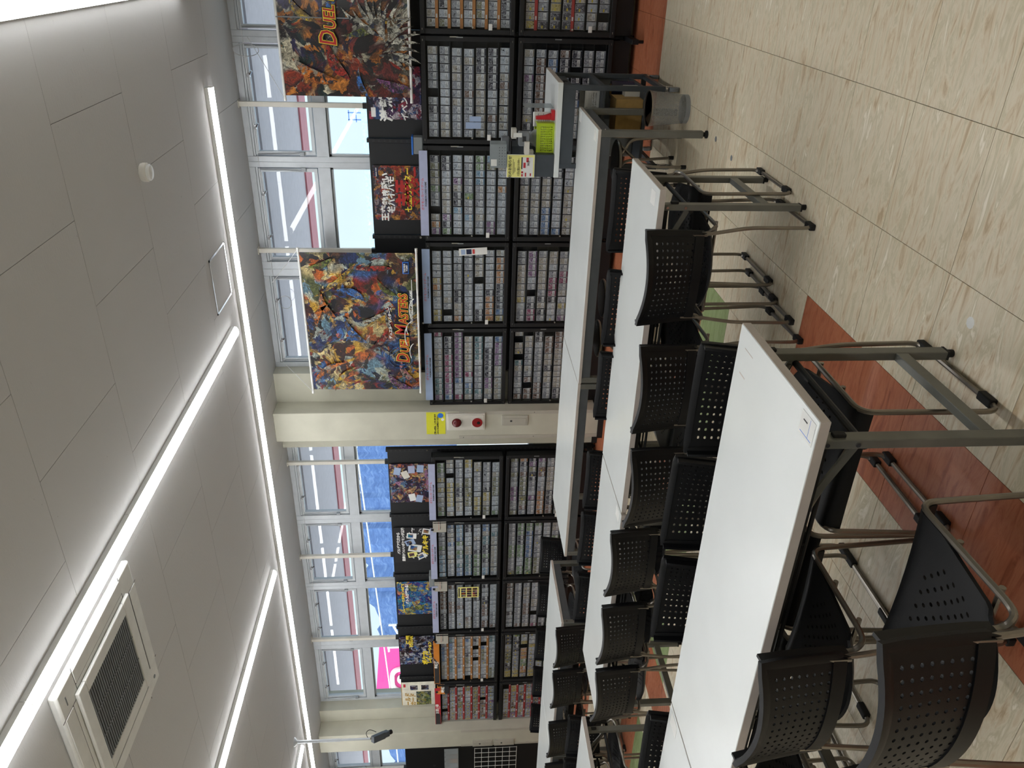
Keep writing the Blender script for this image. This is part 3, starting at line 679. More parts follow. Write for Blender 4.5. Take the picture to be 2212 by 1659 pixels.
# ------------------------------------------------------------------ header signs on the showcases
def header(x0, x1, m, label, words=True):
    t = thing('header_sign', label, 'sign', ((x0 + x1) / 2, 7.15, 1.815)); hw = abs(x1 - x0) / 2
    obj('board', B().box(-hw, hw, -.004, .004, 0, .075), M[m], t)
    obj('clip', B().box(-.03, .03, .004, .03, .0, .04), M['blk_metal'], t)
    if words:
        text('ポケモンカードゲーム', .030, M['red_ink'], t, (0, -.0045, .048)); text('POKEMON CARD GAME', .021, M['ink'], t, (0, -.0045, .020), offset=.0004)
    return t, hw
header(-1.60, -2.385, 'lavender', 'lavender header sign with red lettering above the second showcase')
header(-2.52, -3.295, 'bluegrey', 'pale blue header sign under the left corner of hanging banner')
header(-3.405, -4.18, 'bluegrey', 'pale blue header sign nearest the first pillar')
header(-5.005, -5.785, 'lavender', 'lavender header sign under the torn fire-coloured poster')
header(-5.91, -6.69, 'lavender', 'lavender header sign under the black poster')
header(-6.81, -7.595, 'lavender', 'lavender header sign under the blue poster')
t, hw = header(-7.75, -8.535, 'orange', 'orange and charcoal header sign reading latest release', False)
obj('charcoal_field', B().prism([(-hw + .01, -.0044, .006), (-.02, -.0044, .006), (.09, -.0044, .069), (.03, -.0044, .069), (-hw + .01, -.0044, .069)], (0, -.0006, 0)), M['dkgrey'], t)
text('最新弾', .048, M['white_ink'], t, (-.03, -.0056, .042), offset=.0012); text('LATEST', .012, M['white_ink'], t, (-.0, -.0056, .012))
t, hw = header(-8.63, -9.435, 'red', 'red and charcoal header sign reading bargains', False)
obj('charcoal_field', B().prism([(-hw + .01, -.0044, .006), (-.12, -.0044, .006), (0, -.0044, .069), (-hw + .01, -.0044, .069)], (0, -.0006, 0)), M['dkgrey'], t)
text('お買い得', .048, M['white_ink'], t, (0, -.0056, .042), offset=.0012); text('BARGAIN', .012, M['white_ink'], t, (.03, -.0056, .012))
def flag(x, m, label, word=None, z=1.70):
    t = thing('side_flag', label, 'sign', (x, 7.165, z), .42); hw = .085
    obj('board', B().box(-hw, hw, -.003, .003, 0, .155), M[m], t)
    for q in (-.055, .055): obj('clip', B().box(q - .012, q + .012, -.008, .008, .145, .175), M['blk_rubber'], t)
    if word:
        obj('black_field', B().prism([(-hw, -.0034, .0), (hw, -.0034, 0), (hw, -.0034, .05), (0, -.0034, .095), (-hw, -.0034, .05)], (0, -.0005, 0)), M['ink'], t)
        text(word, .046 if len(word) < 4 else .036, M['white_ink'], t, (0, -.0046, .078), offset=.0011)
    else:
        text('ポケモンカードゲーム', .0125, M['red_ink'], t, (0, -.0036, .085)); text('POKEMON CARD GAME', .010, M['ink'], t, (0, -.0036, .066), offset=.0003)
    return t
flag(-5.875, 'beige_plate', 'grey side flag sign beside the black poster showcase'); flag(-6.80, 'beige_plate', 'grey side flag sign between black and blue poster showcases')
flag(-7.70, 'beige_plate', 'grey side flag sign overlapping the orange header'); flag(-8.64, 'orange', 'orange and black side flag sign at the red header', '最新弾')
flag(-9.60, 'red', 'red and black side flag sign against the second pillar', 'お買い得')
#PART3
# ------------------------------------------------------------------ chairs
def sheet(fn, nu, nv, hole, rad, mi=0):
    """grid surface with round holes cut through the cells that hole(i,j) picks"""
    b = B(); idx = {}
    def P(i, j):
        if (i, j) not in idx: idx[(i, j)] = len(b.v); b.v.append(tuple(fn(i / nu, j / nv)))
        return idx[(i, j)]
    for i in range(nu):
        for j in range(nv):
            c = [P(i, j), P(i + 1, j), P(i + 1, j + 1), P(i, j + 1)]
            if not hole(i, j): b.f.append(tuple(c)); b.m.append(mi); continue
            o = len(b.v)
            for k in range(8):
                a = PI / 8 + k * PI / 4; b.v.append(tuple(fn((i + .5 + rad[0] * math.cos(a)) / nu, (j + .5 + rad[1] * math.sin(a)) / nv)))
            R = [o + k for k in range(8)]      # 0,1: +u+v corner ...
            b.f += [(c[1], c[2], R[0], R[7]), (c[2], c[3], R[2], R[1]), (c[3], c[0], R[4], R[3]), (c[0], c[1], R[6], R[5]), (c[2], R[1], R[0]), (c[3], R[3], R[2]), (c[0], R[5], R[4]), (c[1], R[7], R[6])]
            b.m += [mi] * 8
    return b
def solid(name, b, m, th, off=0.0, parent=None):
    o = obj(name, b, m, None); md = o.modifiers.new('s', 'SOLIDIFY'); md.thickness = th; md.offset = off; me = baked(o); bpy.data.objects.remove(o)
    me.polygons.foreach_set('use_smooth', [True] * len(me.polygons)); me.set_sharp_from_angle(angle=math.radians(40))
    return obj(name, me, None, parent)
def back_pt(u, v):      # u -1..1 across, v 0..1 up
    wd = .200 + .015 * v
    return Vector((u * wd, -.272 - .033 * max(v, 0) ** 1.2 + .055 * u * u, .525 + .222 * v + .018 * u * u * v - .010 * (1 - v) * u * u))
def seat_pt(u, v):      # v 0 rear .. 1 front
    x = u * (.178 + .042 * min(1, v * 1.6)); yr = -.225 + .085 * u * u; y = yr + (.228 - yr) * v; z = .442 - .012 * (1 - (2 * v - 1) ** 2) * (1 - u * u)
    if v > .86:
        t = (v - .86) / .14; y = yr + (.228 - yr) * (.86 + .10 * math.sin(t * PI / 2)); z -= .055 * (1 - math.cos(t * PI / 2))
    if v < .1: z += .016 * ((.1 - v) / .1) ** 2
    return Vector((x, y, z))
def make_chair(label):
    t = thing('stacking_chair', label, 'chair', group='black perforated stacking chairs')
    s = solid('seat', sheet(lambda a, c: seat_pt(2 * a - 1, c), 19, 20, lambda i, j: 5 <= i <= 13 and 4 <= j <= 14 and (i + j) % 2 == 0 or (3 <= i <= 15 and 6 <= j <= 12 and (i + j) % 2 == 0), (.24, .30)), M['blk_plastic'], .009, -1, t)
    bk = solid('backrest', sheet(lambda a, c: back_pt(2 * a - 1, c), 15, 10, lambda i, j: 1 <= i <= 13 and 1 <= j <= 8, (.20, .20)), M['blk_plastic'], .008, 0, t)
    # thick moulded rim round the backrest
    path = [back_pt(-1, -.06)] + [back_pt(-1, q / 6) for q in range(1, 7)] + [back_pt(-1 + 2 * q / 16, 1) for q in range(1, 17)] + [back_pt(1, 1 - q / 6) for q in range(1, 7)]
    rim = B(); rim.tube(path, 0, prof=[(-.008, -.013), (.008, -.013), (.010, 0), (.008, .013), (-.008, .013), (-.010, 0)]); 
    for sx in (-1, 1): rim.tube([back_pt(sx * 1.01, -.09 + 1.09 * q / 6) + Vector((0, .012, 0)) for q in range(7)], 0, prof=[(-.020, -.005), (.022, -.005), (.022, .005), (-.020, .005)])
    obj('rim', rim, M['blk_plastic'], bk)
    low = B(); low.tube([back_pt(-1 + 2 * q / 14, .03) + Vector((0, -.004, 0)) for q in range(15)], 0, prof=[(-.007, -.02), (.007, -.02), (.007, .02), (-.007, .02)]); obj('lower_rim', low, M['blk_plastic'], bk)
    for sx in (-1, 1):
        X = .222 * sx; bp = back_pt(sx * .98, .03)
        p1 = fillet([(bp.x, bp.y + .006, .545), (bp.x * 1.01, bp.y + .002, .49), (X * 1.03, -.216, .30), (X * 1.04, -.222, .013), (X * 1.04, .235, .013), (X, .215, .432), (X, -.17, .432), (X, -.200, .455), (bp.x, bp.y + .022, .475), (bp.x, bp.y + .020, .545)], [0, .05, .05, .05, .05, .05, .05, .03, .05, 0], 5)
        fr = obj('side_frame', B().tube(p1, .0088, 8), M['chair_tube'], t)
        obj('bracket_plate', B().box(bp.x - .004, bp.x + .004, bp.y - .012, bp.y + .016, .49, .56), M['chair_tube'], fr)
        for fy in (-.19, .165):
            obj('foot_glide', B().box(X * 1.04 - .014, X * 1.04 + .014, fy - .032, fy + .032, 0, .026), M['blk_rubber'], t, .004)
    obj('seat_support', B().tube([(-.222, .06, .412), (.222, .06, .412)], .008, 8).tube([(-.222, -.10, .412), (.222, -.10, .412)], .008, 8), M['chair_tube'], t)
    return t
CH = []     # x, y, facing (+1 towards the window wall, -1 towards the camera), small turn, label
for k, (x, y, a) in enumerate(((-1.28, 3.485, 0), (-1.79, 3.35, .04), (-2.31, 3.29, .02), (-2.98, 3.496, 0), (-3.54, 3.50, .01), (-4.035, 3.48, -.02))):
    CH.append((x, y, a, 'black perforated chair, %s from the aisle on the near side of the middle table row' % ordn[k]))
for k, (x, y, a) in enumerate(((-1.38, 2.09, 0), (-1.91, 2.18, -.03), (-2.365, 2.125, .0), (-3.15, 2.0, .02))):
    CH.append((x, y, PI + a, 'black perforated chair, %s from the aisle on the far side of the front table row' % ordn[k]))
for k, (x, y, a) in enumerate(((-1.205, 3.78, 0), (-1.725, 3.685, 0), (-2.24, 3.71, -.04), (-2.97, 3.79, 0), (-3.455, 3.80, 0), (-3.965, 3.77, 0), (-5.25, 3.62, 0), (-5.77, 3.63, .03))):
    CH.append((x, y, PI + a, 'black perforated chair, %s from the aisle on the far side of the middle table row' % ordn[k]))
for k, (x, y, a) in enumerate(((-5.21, 4.92, 0), (-5.73, 4.92, 0), (-6.42, 4.92, .03), (-7.05, 4.95, 0))):
    CH.append((x, y, a, 'black perforated chair, %s from the aisle on the near side of the wall-side table row' % ordn[k]))
for k, (x, y, a) in enumerate(((-5.20, 5.60, 0), (-5.78, 5.60, .02), (-6.40, 5.58, 0), (-7.0, 5.6, 0), (-7.6, 5.6, 0))):
    CH.append((x, y, PI + a, 'black perforated chair, %s from the aisle on the far side of the wall-side table row' % ordn[k]))
for k, (x, y, a) in enumerate(((-1.43, 1.30, .03), (-1.95, 1.72, .0), (-2.62, 1.70, 0))):
    CH.append((x, y, a, ['black perforated chair nearest the camera, pulled out before the front table', 'black perforated chair second from the camera on the near side of front table', 'black perforated chair third from the camera on the near side of front table'][k]))
ch0 = None
for x, y, a, lab in CH:
    if ch0 is None: ch0 = make_chair(lab); ch0.location = (x, y, 0); ch0.rotation_euler = (0, 0, a)
    else: dup(ch0, (x, y, 0), a, lab)

# ------------------------------------------------------------------ white folding tables (front and middle rows)
def fold_table(xr, xl, y0, y1, label, sticker=None, ext=()):
    L = (xr - xl) / 2 - .003; W = (y1 - y0) / 2; cx = (xr + xl) / 2; cyy = (y0 + y1) / 2
    t = thing('folding_table', label, 'table', (cx, cyy, 0), 0, 'white folding tables'); H = .70
    top = obj('tabletop', B().box(-L, L, -W, W, H - .030, H), M['white_lam'], t, .002)
    e = B(); e.box(-L - .001, L + .001, -W - .001, -W, H - .029, H - .002); e.box(-L - .001, L + .001, W, W + .001, H - .029, H - .002); e.box(-L - .001, -L, -W, W, H - .029, H - .002); e.box(L, L + .001, -W, W, H - .029, H - .002)
    obj('edge_band', e, M['white_edge'], top)
    for sy in (-1, 1): obj('rail', B().box(-L + .09, L - .09, sy * (W - .045) - .012, sy * (W - .045) + .012, H - .058, H - .030), M['blk_metal'], t, .002)
    for sx in (-1, 1):
        lx = sx * (L - .088); ly = W - .050
        for sy in (-1, 1):
            lg = obj('leg', B().box(lx - .014, lx + .014, sy * ly - .021, sy * ly + .021, .028, H - .030), M['grey_steel'], t, .003)
            obj('foot_cap', B().cyl((lx, sy * ly, 0), (lx, sy * ly, .028), .013, 12).box(lx - .0145, lx + .0145, sy * ly - .0215, sy * ly + .0215, .022, .030), M['blk_rubber'], lg)
            obj('clip', B().box(lx + sx * .014, lx + sx * .024, sy * ly - .010, sy * ly + .010, H - .105, H - .070), M['blk_rubber'], lg, .002)
            obj('bolt', B().cyl((lx, sy * (ly + .021), H - .135), (lx, sy * (ly + .025), H - .135), .007, 10).cyl((lx, sy * (ly + .021), H - .052), (lx, sy * (ly + .025), H - .052), .006, 10), M['chrome'], lg)
            obj('brace', B().tube([(lx - sx * .01, sy * (ly - .016), H - .16), (lx - sx * .24, sy * (ly - .010), H - .045)], 0, prof=[(-.004, -.011), (.004, -.011), (.004, .011), (-.004, .011)]), M['grey_steel'], lg)
            obj('brace_rod', B().tube(fillet([(lx - sx * .02, sy * (ly - .03), H - .15), (lx - sx * .26, sy * (ly - .03), H - .075), (lx - sx * .27, sy * (ly - .03), H - .05)], .03), .006, 8), M['chair_tube'], lg)
        obj('crossbar', B().box(lx - .013, lx + .013, -ly + .021, ly - .021, .165, .205), M['grey_steel'], t, .002)
        obj('top_crossbar', B().cyl((lx - sx * .02, -ly, H - .17), (lx - sx * .02, ly, H - .17), .011, 10), M['blk_metal'], t)
    sh = B().tube(fillet([(-L + .30, -W + .12, H - .12), (L - .30, -W + .12, H - .12), (L - .30, W - .12, H - .12), (-L + .30, W - .12, H - .12)], .03), .007, 8, closed=True)
    so = obj('shelf_frame', sh, M['blk_metal'], t)
    for q in range(5):
        y = -W + .18 + q * (2 * W - .36) / 4; obj('shelf_rod', B().cyl((-L + .30, y, H - .12), (L - .30, y, H - .12), .0045, 8), M['blk_metal'], so)
    for x in (-L + .5, L - .5):
        for sy in (-1, 1): obj('hanger', B().cyl((x, sy * (W - .12), H - .12), (x, sy * (W - .12), H - .03), .006, 8), M['blk_metal'], so)
    return t, L, W
def table_sticker(t, x, y, num, label='1', faded=False):
    s = obj('number_sticker', B().box(x - .034, x + .034, y - .042, y + .042, .7003, .7009), M['paper' if not faded else 'white_plastic'], t)
    r = Matrix(((0, -1, 0), (1, 0, 0), (0, 0, 1)))       # read from the table end
    if not faded:
        obj('sticker_line', B().box(x - .026, x + .030, y - .013, y - .0115, .7009, .7011).box(x - .026, x - .024, y - .034, y + .034, .7009, .7011), M['blue'], t)
        text(num, .034, M['ink'], t, (x + .012, y + .012, .7012), Matrix.Identity(3))
    return s
t, L, W = fold_table(-1.018, -2.80, 1.607, 2.203, 'white folding table nearest the camera with number one sticker on its corner')
table_sticker(t, L - .05, -W + .055, '1')
obj('glue_residue', B().box(L - .060, L - .057, W - .13, W - .06, .7002, .7006).box(L - .15, L - .146, W - .10, W - .05, .7002, .7006), M['white_edge'], t)
t, L, W = fold_table(-2.806, -4.59, 1.60, 2.20, 'white folding table at the left frame edge in the front row'); table_sticker(t, L - .05, W - .07, '2', faded=True)
t, L, W = fold_table(-.906, -2.70, 3.355, 3.94, 'white folding table at the aisle end of the middle row'); table_sticker(t, L - .06, -W + .10, '4', faded=True)
t, L, W = fold_table(-2.706, -4.41, 3.345, 3.935, 'white folding table second from the aisle in the middle row'); table_sticker(t, L - .05, -W + .08, '5', faded=True)
fold_table(-4.895, -6.69, 3.16, 3.755, 'white folding table third from the aisle in the middle row, past a gap')

# ------------------------------------------------------------------ steel framed tables by the wall
def frame_table(xr, xl, y0, y1, label, z=.70):
    L = (xr - xl) / 2 - .003; W = (y1 - y0) / 2
    t = thing('steel_table', label, 'table', ((xr + xl) / 2, (y0 + y1) / 2, 0), 0, 'white tables with grey steel frames')
    top = obj('tabletop', B().box(-L, L, -W, W, z - .022, z), M['white_lam'], t, .002)
    e = B(); e.box(-L - .001, L + .001, -W - .001, -W, z - .021, z - .002); e.box(-L - .001, L + .001, W, W + .001, z - .021, z - .002); e.box(-L - .001, -L, -W, W, z - .021, z - .002); e.box(L, L + .001, -W, W, z - .021, z - .002)
    obj('edge_band', e, M['white_edge'], top)
    for sy in (-1, 1): obj('apron', B().box(-L + .045, L - .045, sy * (W - .025) - .02, sy * (W - .025) + .02, z - .085, z - .022), M['dark_steel'], t, .003)
    for sx in (-1, 1): obj('apron', B().box(sx * (L - .025) - .02, sx * (L - .025) + .02, -W + .045, W - .045, z - .085, z - .022), M['dark_steel'], t, .003)
    for sx in (-1, 1):
        for sy in (-1, 1):
            lg = obj('leg', B().box(sx * (L - .024) - .022, sx * (L - .024) + .022, sy * (W - .024) - .022, sy * (W - .024) + .022, .03, z - .022), M['grey_steel'], t, .006)
            obj('leveller', B().lathe([(.024, 0), (.024, .012), (.014, .016), (.014, .032)], 14, c=(sx * (L - .024), sy * (W - .024), 0)), M['blk_rubber'], lg)
            obj('bolt', B().cyl((sx * (L - .002), sy * (W - .024), z - .05), (sx * (L + .002), sy * (W - .024), z - .05), .006, 8), M['chrome'], lg)
    return t, L, W
t, L, W = frame_table(-.962, -2.765, 4.93, 5.73, 'white table with grey steel frame nearest the aisle by the desk'); table_sticker(t, L - .05, -W + .09, '7', faded=True); table_sticker(t, L - .05, W - .09, '8', faded=True)
frame_table(-2.771, -4.42, 4.94, 5.74, 'white table with grey steel frame second from the aisle along the wall row')
frame_table(-5.07, -6.865, 4.83, 5.625, 'white table with grey steel frame beyond the gap in the wall row')
frame_table(-6.871, -8.66, 4.83, 5.625, 'white table with grey steel frame farthest left in the wall row')

# ------------------------------------------------------------------ folding stools under the wall tables
def stool(x, y, rz, label):
    t = thing('folding_stool', label, 'stool', (x, y, 0), rz, 'black round folding stools')
    s = obj('seat', B().lathe([(0, .472), (.10, .474), (.135, .468), (.146, .455), (.140, .44), (0, .436)], 32), M['blk_plastic'], t)
    obj('seat_ring', B().lathe([(.147, .462), (.150, .454), (.147, .446), (.143, .446), (.143, .462), (.147, .462)], 32), M['chair_tube'], s)
    for sy in (-1, 1):
        p = fillet([(-.12, sy * .10, .0), (-.12, sy * .10, .30), (.06, sy * .10, .44)], .10, 6); obj('leg', B().tube(p, .0105, 10), M['chair_tube'], t)
        obj('leg', B().tube(fillet([(.13, sy * .115, .0), (.10, sy * .115, .36), (-.02, sy * .09, .44)], .05, 5), .0105, 10), M['chair_tube'], t)
    for x_, y_ in ((-.12, .10), (-.12, -.10), (.13, .115), (.13, -.115)): obj('foot_cap', B().cyl((x_, y_, 0), (x_, y_, .035), .014, 12), M['blk_rubber'], t)
stool(-1.285, 5.47, .9, 'black round folding stool with tube legs under the table beside the desk')
stool(-2.33, 5.50, .3, 'black round folding stool under the first wall-row table, nearer of two')
stool(-2.70, 5.56, .2, 'black round folding stool under the first wall-row table, farther of two')

# ------------------------------------------------------------------ staff desk on casters
DX0, DX1, DY0, DY1, DZ = -1.455, -.80, 5.685, 6.44, .862
t = thing('rolling_desk', 'dark grey steel work desk on casters with white laminate top', 'desk', (-1.08, 6.02, 0)); ox, oy = -1.08, 6.02
def DB(x0, x1, y0, y1, z0, z1): return B().box(x0 - ox, x1 - ox, y0 - oy, y1 - oy, z0, z1)
top = obj('desktop', DB(DX0, DX1, DY0, DY1, DZ - .036, DZ), M['white_lam'], t, .002)
obj('edge_band', DB(DX1, DX1 + .001, DY0, DY1, DZ - .034, DZ - .002), M['white_edge'], top)
obj('drawer_front', DB(-1.375, -.845, 5.70, 5.715, .733, .824), M['slate'], t, .003)
obj('drawer_body', DB(-1.365, -.86, 5.715, 6.1, .74, .815), M['slate'], t)
s = obj('side_panel', DB(-.845, -.838, 5.72, 6.36, .735, .824), M['slate'], t); obj('lock', B().cyl((-.838 - ox, 5.95 - oy, .79), (-.832 - ox, 5.95 - oy, .79), .010, 12), M['chrome'], s); obj('finger_pull', DB(-.838, -.835, 6.0, 6.06, .752, .782), M['blk_rubber'], s)
for x in (-.835, -1.375):
    for y in (5.715, 6.315):
        lg = obj('leg', DB(x - .018, x + .018, y - .016, y + .016, .10, .826), M['slate'], t, .003)
        c = B(); c.cyl((x - ox - .012, y - oy, .038), (x - ox + .012, y - oy, .038), .038, 20); w_ = obj('caster_wheel', c, M['greyplastic'], lg)
        obj('caster_fork', B().box(x - ox - .016, x - ox - .013, y - oy - .016, y - oy + .016, .03, .095).box(x - ox + .013, x - ox + .016, y - oy - .016, y - oy + .016, .03, .095).cyl((x - ox, y - oy, .085), (x - ox, y - oy, .10), .02, 14), M['chrome'], lg)
    obj('side_rail', DB(x - .014, x + .014, 5.73, 6.30, .10, .13), M['slate'], t); obj('side_rail', DB(x - .014, x + .014, 5.73, 6.30, .52, .55), M['slate'], t)
for z in (.52, .215): obj('shelf', DB(-1.37, -.84, 5.72, 6.31, z, z + .022), M['slate'], t, .002)
obj('rear_rail', DB(-1.37, -.84, 6.30, 6.328, .10, .135), M['slate'], t)
obj('back_sheet', DB(-1.37, -.84, 6.318, 6.324, .24, .52), M['greyplastic'], t)
# things on, in and under the desk
t = thing('lime_basket', 'lime green perforated plastic basket on the white desk', 'basket', (-1.20, 5.84, DZ), .05, None)
bw, bl, bh = .075, .105, .125
def bside(p0, du, dv, nu, nv): return sheet(lambda a, c: Vector(p0) + Vector(du) * a + Vector(dv) * c, nu, nv, lambda i, j: 1 <= i < nu - 1 and 1 <= j < nv - 2, (.27, .27))
bs = B()
for p0, du in (((-bl, -bw, 0), (2 * bl, 0, 0)), ((bl, -bw, 0), (0, 2 * bw, 0)), ((bl, bw, 0), (-2 * bl, 0, 0)), ((-bl, bw, 0), (0, -2 * bw, 0))): bs.join(bside(p0, du, (0, 0, bh), 13 if abs(du[0]) > .01 else 9, 10))
bs.quad((-bl, -bw, .001), (bl, -bw, .001), (bl, bw, .001), (-bl, bw, .001))
solid('basket_body', bs, M['lime'], .003, 1, t)
obj('rim', B().tube(fillet([(-bl, -bw, bh), (bl, -bw, bh), (bl, bw, bh), (-bl, bw, bh)], .02), .005, 8, closed=True), M['lime'], t)
bagb = B(); random.seed(3)
for i in range(9):
    for j in range(9): bagb.v.append((-.085 + .17 * i / 8, -.06 + .12 * j / 8, .03 + .115 * math.sin(PI * i / 8) ** .5 * math.sin(PI * j / 8) ** .5 + random.uniform(-.014, .014)))
for i in range(8):
    for j in range(8): q = i * 9 + j; bagb.f.append((q, q + 9, q + 10, q + 1)); bagb.m.append(0)
tag(obj('clear_bag', bagb, M['bag'], None, 0, True, (-1.215, 5.845, DZ + .03)), 'crumpled clear plastic bag heaped in the lime basket', 'bag')
t = thing('red_holder', 'small red plastic tape holder standing on the white desk', 'holder', (-1.035, 5.80, DZ))
obj('base', B().box(-.035, .035, -.028, .028, 0, .026), M['redplastic'], t, .004); obj('stem', B().prism([(-.032, -.02, .026), (.012, -.02, .026), (-.004, -.02, .07), (-.010, -.02, .135), (-.032, -.02, .135)], (0, .04, 0)), M['redplastic'], t, .003)
t = thing('printed_box', 'white carton with printed text beside the lime basket', 'box', (-1.085, 5.90, DZ), .2)
bx = obj('carton', B().box(-.05, .05, -.04, .04, 0, .14), M['paper'], t, .002); pl = B()
for q in range(7): pl.quad((-.04, -.0405, .03 + q * .013), (.038 - (q % 3) * .012, -.0405, .03 + q * .013), (.038 - (q % 3) * .012, -.0405, .034 + q * .013), (-.04, -.0405, .034 + q * .013))
for q in range(7): pl.quad((.0505, -.03, .03 + q * .013), (.0505, .03, .03 + q * .013), (.0505, .03, .033 + q * .013), (.0505, -.03, .033 + q * .013))
o = obj('printing', pl, M['greyplastic'], bx)
tag(obj('clear_sheet', B().box(-.001, .001, -.09, .09, 0, .21), M['clear_bin'], None, 0, False, (-1.0, 5.96, DZ)), 'clear plastic sheet standing upright behind the red holder', 'sheet')
# stand of trays with the yellow notice
t = thing('tray_stand', 'dark grey two-tier tray stand on the left of the desk', 'stand', (-1.372, 5.80, DZ))
obj('front_box', B().box(-.081, .079, -.11, .0, 0, .140), M['slate'], t, .003)
obj('rear_box', B().box(-.08, .11, .005, .22, 0, .30), M['slate'], t, .003)
obj('rear_shelf', B().box(-.08, .15, .0, .22, .30, .31), M['blk_metal'], t)
t = thing('desk_notice', 'yellow and white notice board standing on grey tray stand', 'sign', (-1.372, 5.675, DZ + .142), 0)
obj('board', B().box(-.083, .083, -.004, .004, 0, .205), M['white_plastic'], t, .004); obj('yellow_sheet', B().box(-.079, .079, -.0048, -.004, .004, .200), M['paleyellow'], t)
obj('white_sheet', B().box(-.079, .064, -.0054, -.0048, .012, .098), M['paper'], t); obj('dark_band', B().box(-.02, .064, -.0056, -.0054, .089, .098), M['dkgrey'], t)
text('化のお知らせ', .026, M['ink'], t, (-.006, -.0056, .178), offset=.0003); text('1日(金)11:00~', .0215, M['ink'], t, (-.008, -.0056, .117), offset=.0001); text('30分', .020, M['ink'], t, (.022, -.0062, .046), offset=.0003)
ln = B()
for z, x0, x1 in ((.155, -.06, .05), (.148, -.05, .03), (.14, -.04, -.01)): ln.quad((x0, -.0052, z), (x1, -.0052, z), (x1, -.0052, z + .0028), (x0, -.0052, z + .0028))
obj('fine_print', ln, M['dkgrey'], t)
for x0, x1, z0, z1 in ((-.012, .026, .066, .083), (.03, .045, .045, .062), (.046, .061, .045, .062), (-.074, -.056, .085, .096), (-.05, -.036, .083, .097), (-.074, -.046, .060, .070), (-.07, -.05, .025, .034)): obj('red_mark', B().box(x0, x1, -.0060, -.0054, z0, z1), M['red'], t)
t = thing('clear_tray', 'clear plastic card tray on top of the grey desk trays', 'tray', (-1.30, 5.72, DZ + .348), 0)
q = B(); q.box(-.083, .083, -.06, -.057, 0, .115); q.box(-.083, .083, .057, .06, 0, .115); q.box(-.083, -.08, -.057, .057, 0, .115); q.box(.08, .083, -.057, .057, 0, .115); q.box(-.083, .083, -.06, .06, 0, .003)
obj('tray_body', q, M['clear_bin'], t); obj('ticket', B().box(-.07, -.022, -.062, -.060, .07, .112), M['paper'], t)
hl = B()
for i in range(7):
    for j in range(3): hl.cyl((-.06 + i * .02, -.0605, .012 + j * .02), (-.06 + i * .02, -.0618, .012 + j * .02), .003, 6)
o = obj('holes', hl, M['dkgrey'], t)
tag(obj('grey_case', B().box(-.05, .05, -.04, .04, 0, .06), M['greyplastic'], None, .006, True, (-1.27, 5.93, DZ + .311)), 'grey plastic case on the desk tray stand', 'case')
t = thing('label_printer', 'grey label printer box with white tag on desk tray stand', 'printer', (-1.19, 5.74, DZ + .185), .1)
obj('body', B().box(-.05, .05, -.045, .045, 0, .075), M['greyplastic'], t, .008); obj('window', B().box(-.018, .018, -.048, -.045, .025, .05), M['dkgrey'], t); obj('tag', B().box(.012, .042, -.052, -.050, .055, .115), M['paper'], t)
for k, (x, z, sx, nm) in enumerate(((-1.245, .185, .045, 'stack of white sleeves under the grey label printer'), (-1.325, .148, .05, 'white carton of sleeves beside the yellow desk notice'), (-1.17, .27, .035, 'white paper pack leaning above the label printer'))):
    tag(obj('card_sleeve_pack', B().box(-sx, sx, -.03, .03, 0, .036), M['offwhite'], None, .003, True, (x, 5.70 + .06 * k, DZ + z)), nm, 'box')
tag(obj('leaflet_pair', B().box(-.06, -.005, -.001, .001, 0, .135).box(.0, .045, -.001, .001, .0, .10), M['bluegrey'], None, 0, False, (-1.345, 7.15, 1.335)), 'blue and grey leaflet stuck on showcase glass above the desk trays', 'leaflet')
# under the desk
t = thing('cardboard_box', 'brown cardboard box on the lower shelf under the desk', 'box', (-1.03, 5.86, .237))
obj('carton', B().box(-.15, .115, -.11, .11, 0, .19), M['cardboard'], t, .003); obj('flap', B().box(.02, .117, -.112, .11, .19, .195).box(.02, .024, -.112, -.108, .17, .19), M['cardboard'], t)
t = thing('film_roll', 'dark blue roll of film with cardboard core under the desk', 'roll', (-.905, 6.12, .237))
obj('roll', B().lathe([(.042, 0), (.062, 0), (.062, .17), (.042, .17), (.042, 0)], 28), M['navy'], t); obj('core', B().lathe([(.036, 0), (.042, 0), (.042, .172), (.036, .172), (.036, 0)], 28), M['cardboard'], t)
tag(obj('white_carton', B().box(-.035, .035, -.05, .05, 0, .11), M['paper'], None, .002, True, (-.885, 5.93, .237)), 'small white carton beside the film roll under the desk', 'box')
t = thing('white_basket', 'white slotted plastic basket on the upper shelf under the desk', 'basket', (-.96, 5.95, .542))
wb = B().join(sheet(lambda a, c: Vector((-.09 + .18 * a, -.12, .10 * c)), 16, 6, lambda i, j: 1 <= i < 15 and 1 <= j < 5, (.3, .3))).join(sheet(lambda a, c: Vector((.09, -.12 + .24 * a, .10 * c)), 20, 6, lambda i, j: 1 <= i < 19 and 1 <= j < 5, (.3, .3)))
wb.quad((-.09, -.12, .002), (.09, -.12, .002), (.09, .12, .002), (-.09, .12, .002)); wb.quad((-.09, .12, 0), (.09, .12, 0), (.09, .12, .1), (-.09, .12, .1)); wb.quad((-.09, -.12, 0), (-.09, .12, 0), (-.09, .12, .1), (-.09, -.12, .1))
solid('basket_body', wb, M['white_plastic'], .003, 1, t); obj('rim', B().tube(fillet([(-.092, -.122, .1), (.092, -.122, .1), (.092, .122, .1), (-.092, .122, .1)], .02), .005, 8, closed=True), M['white_plastic'], t)
tag(obj('green_bag', B().lathe([(.0, .0), (.055, .005), (.07, .05), (.05, .09), (.02, .12), (.0, .125)], 9), mat('green_translucent_bag', (120, 160, 80), .3), None, 0, True, (-1.13, 5.86, .542)), 'green plastic bag beside the white basket under the desk', 'bag')
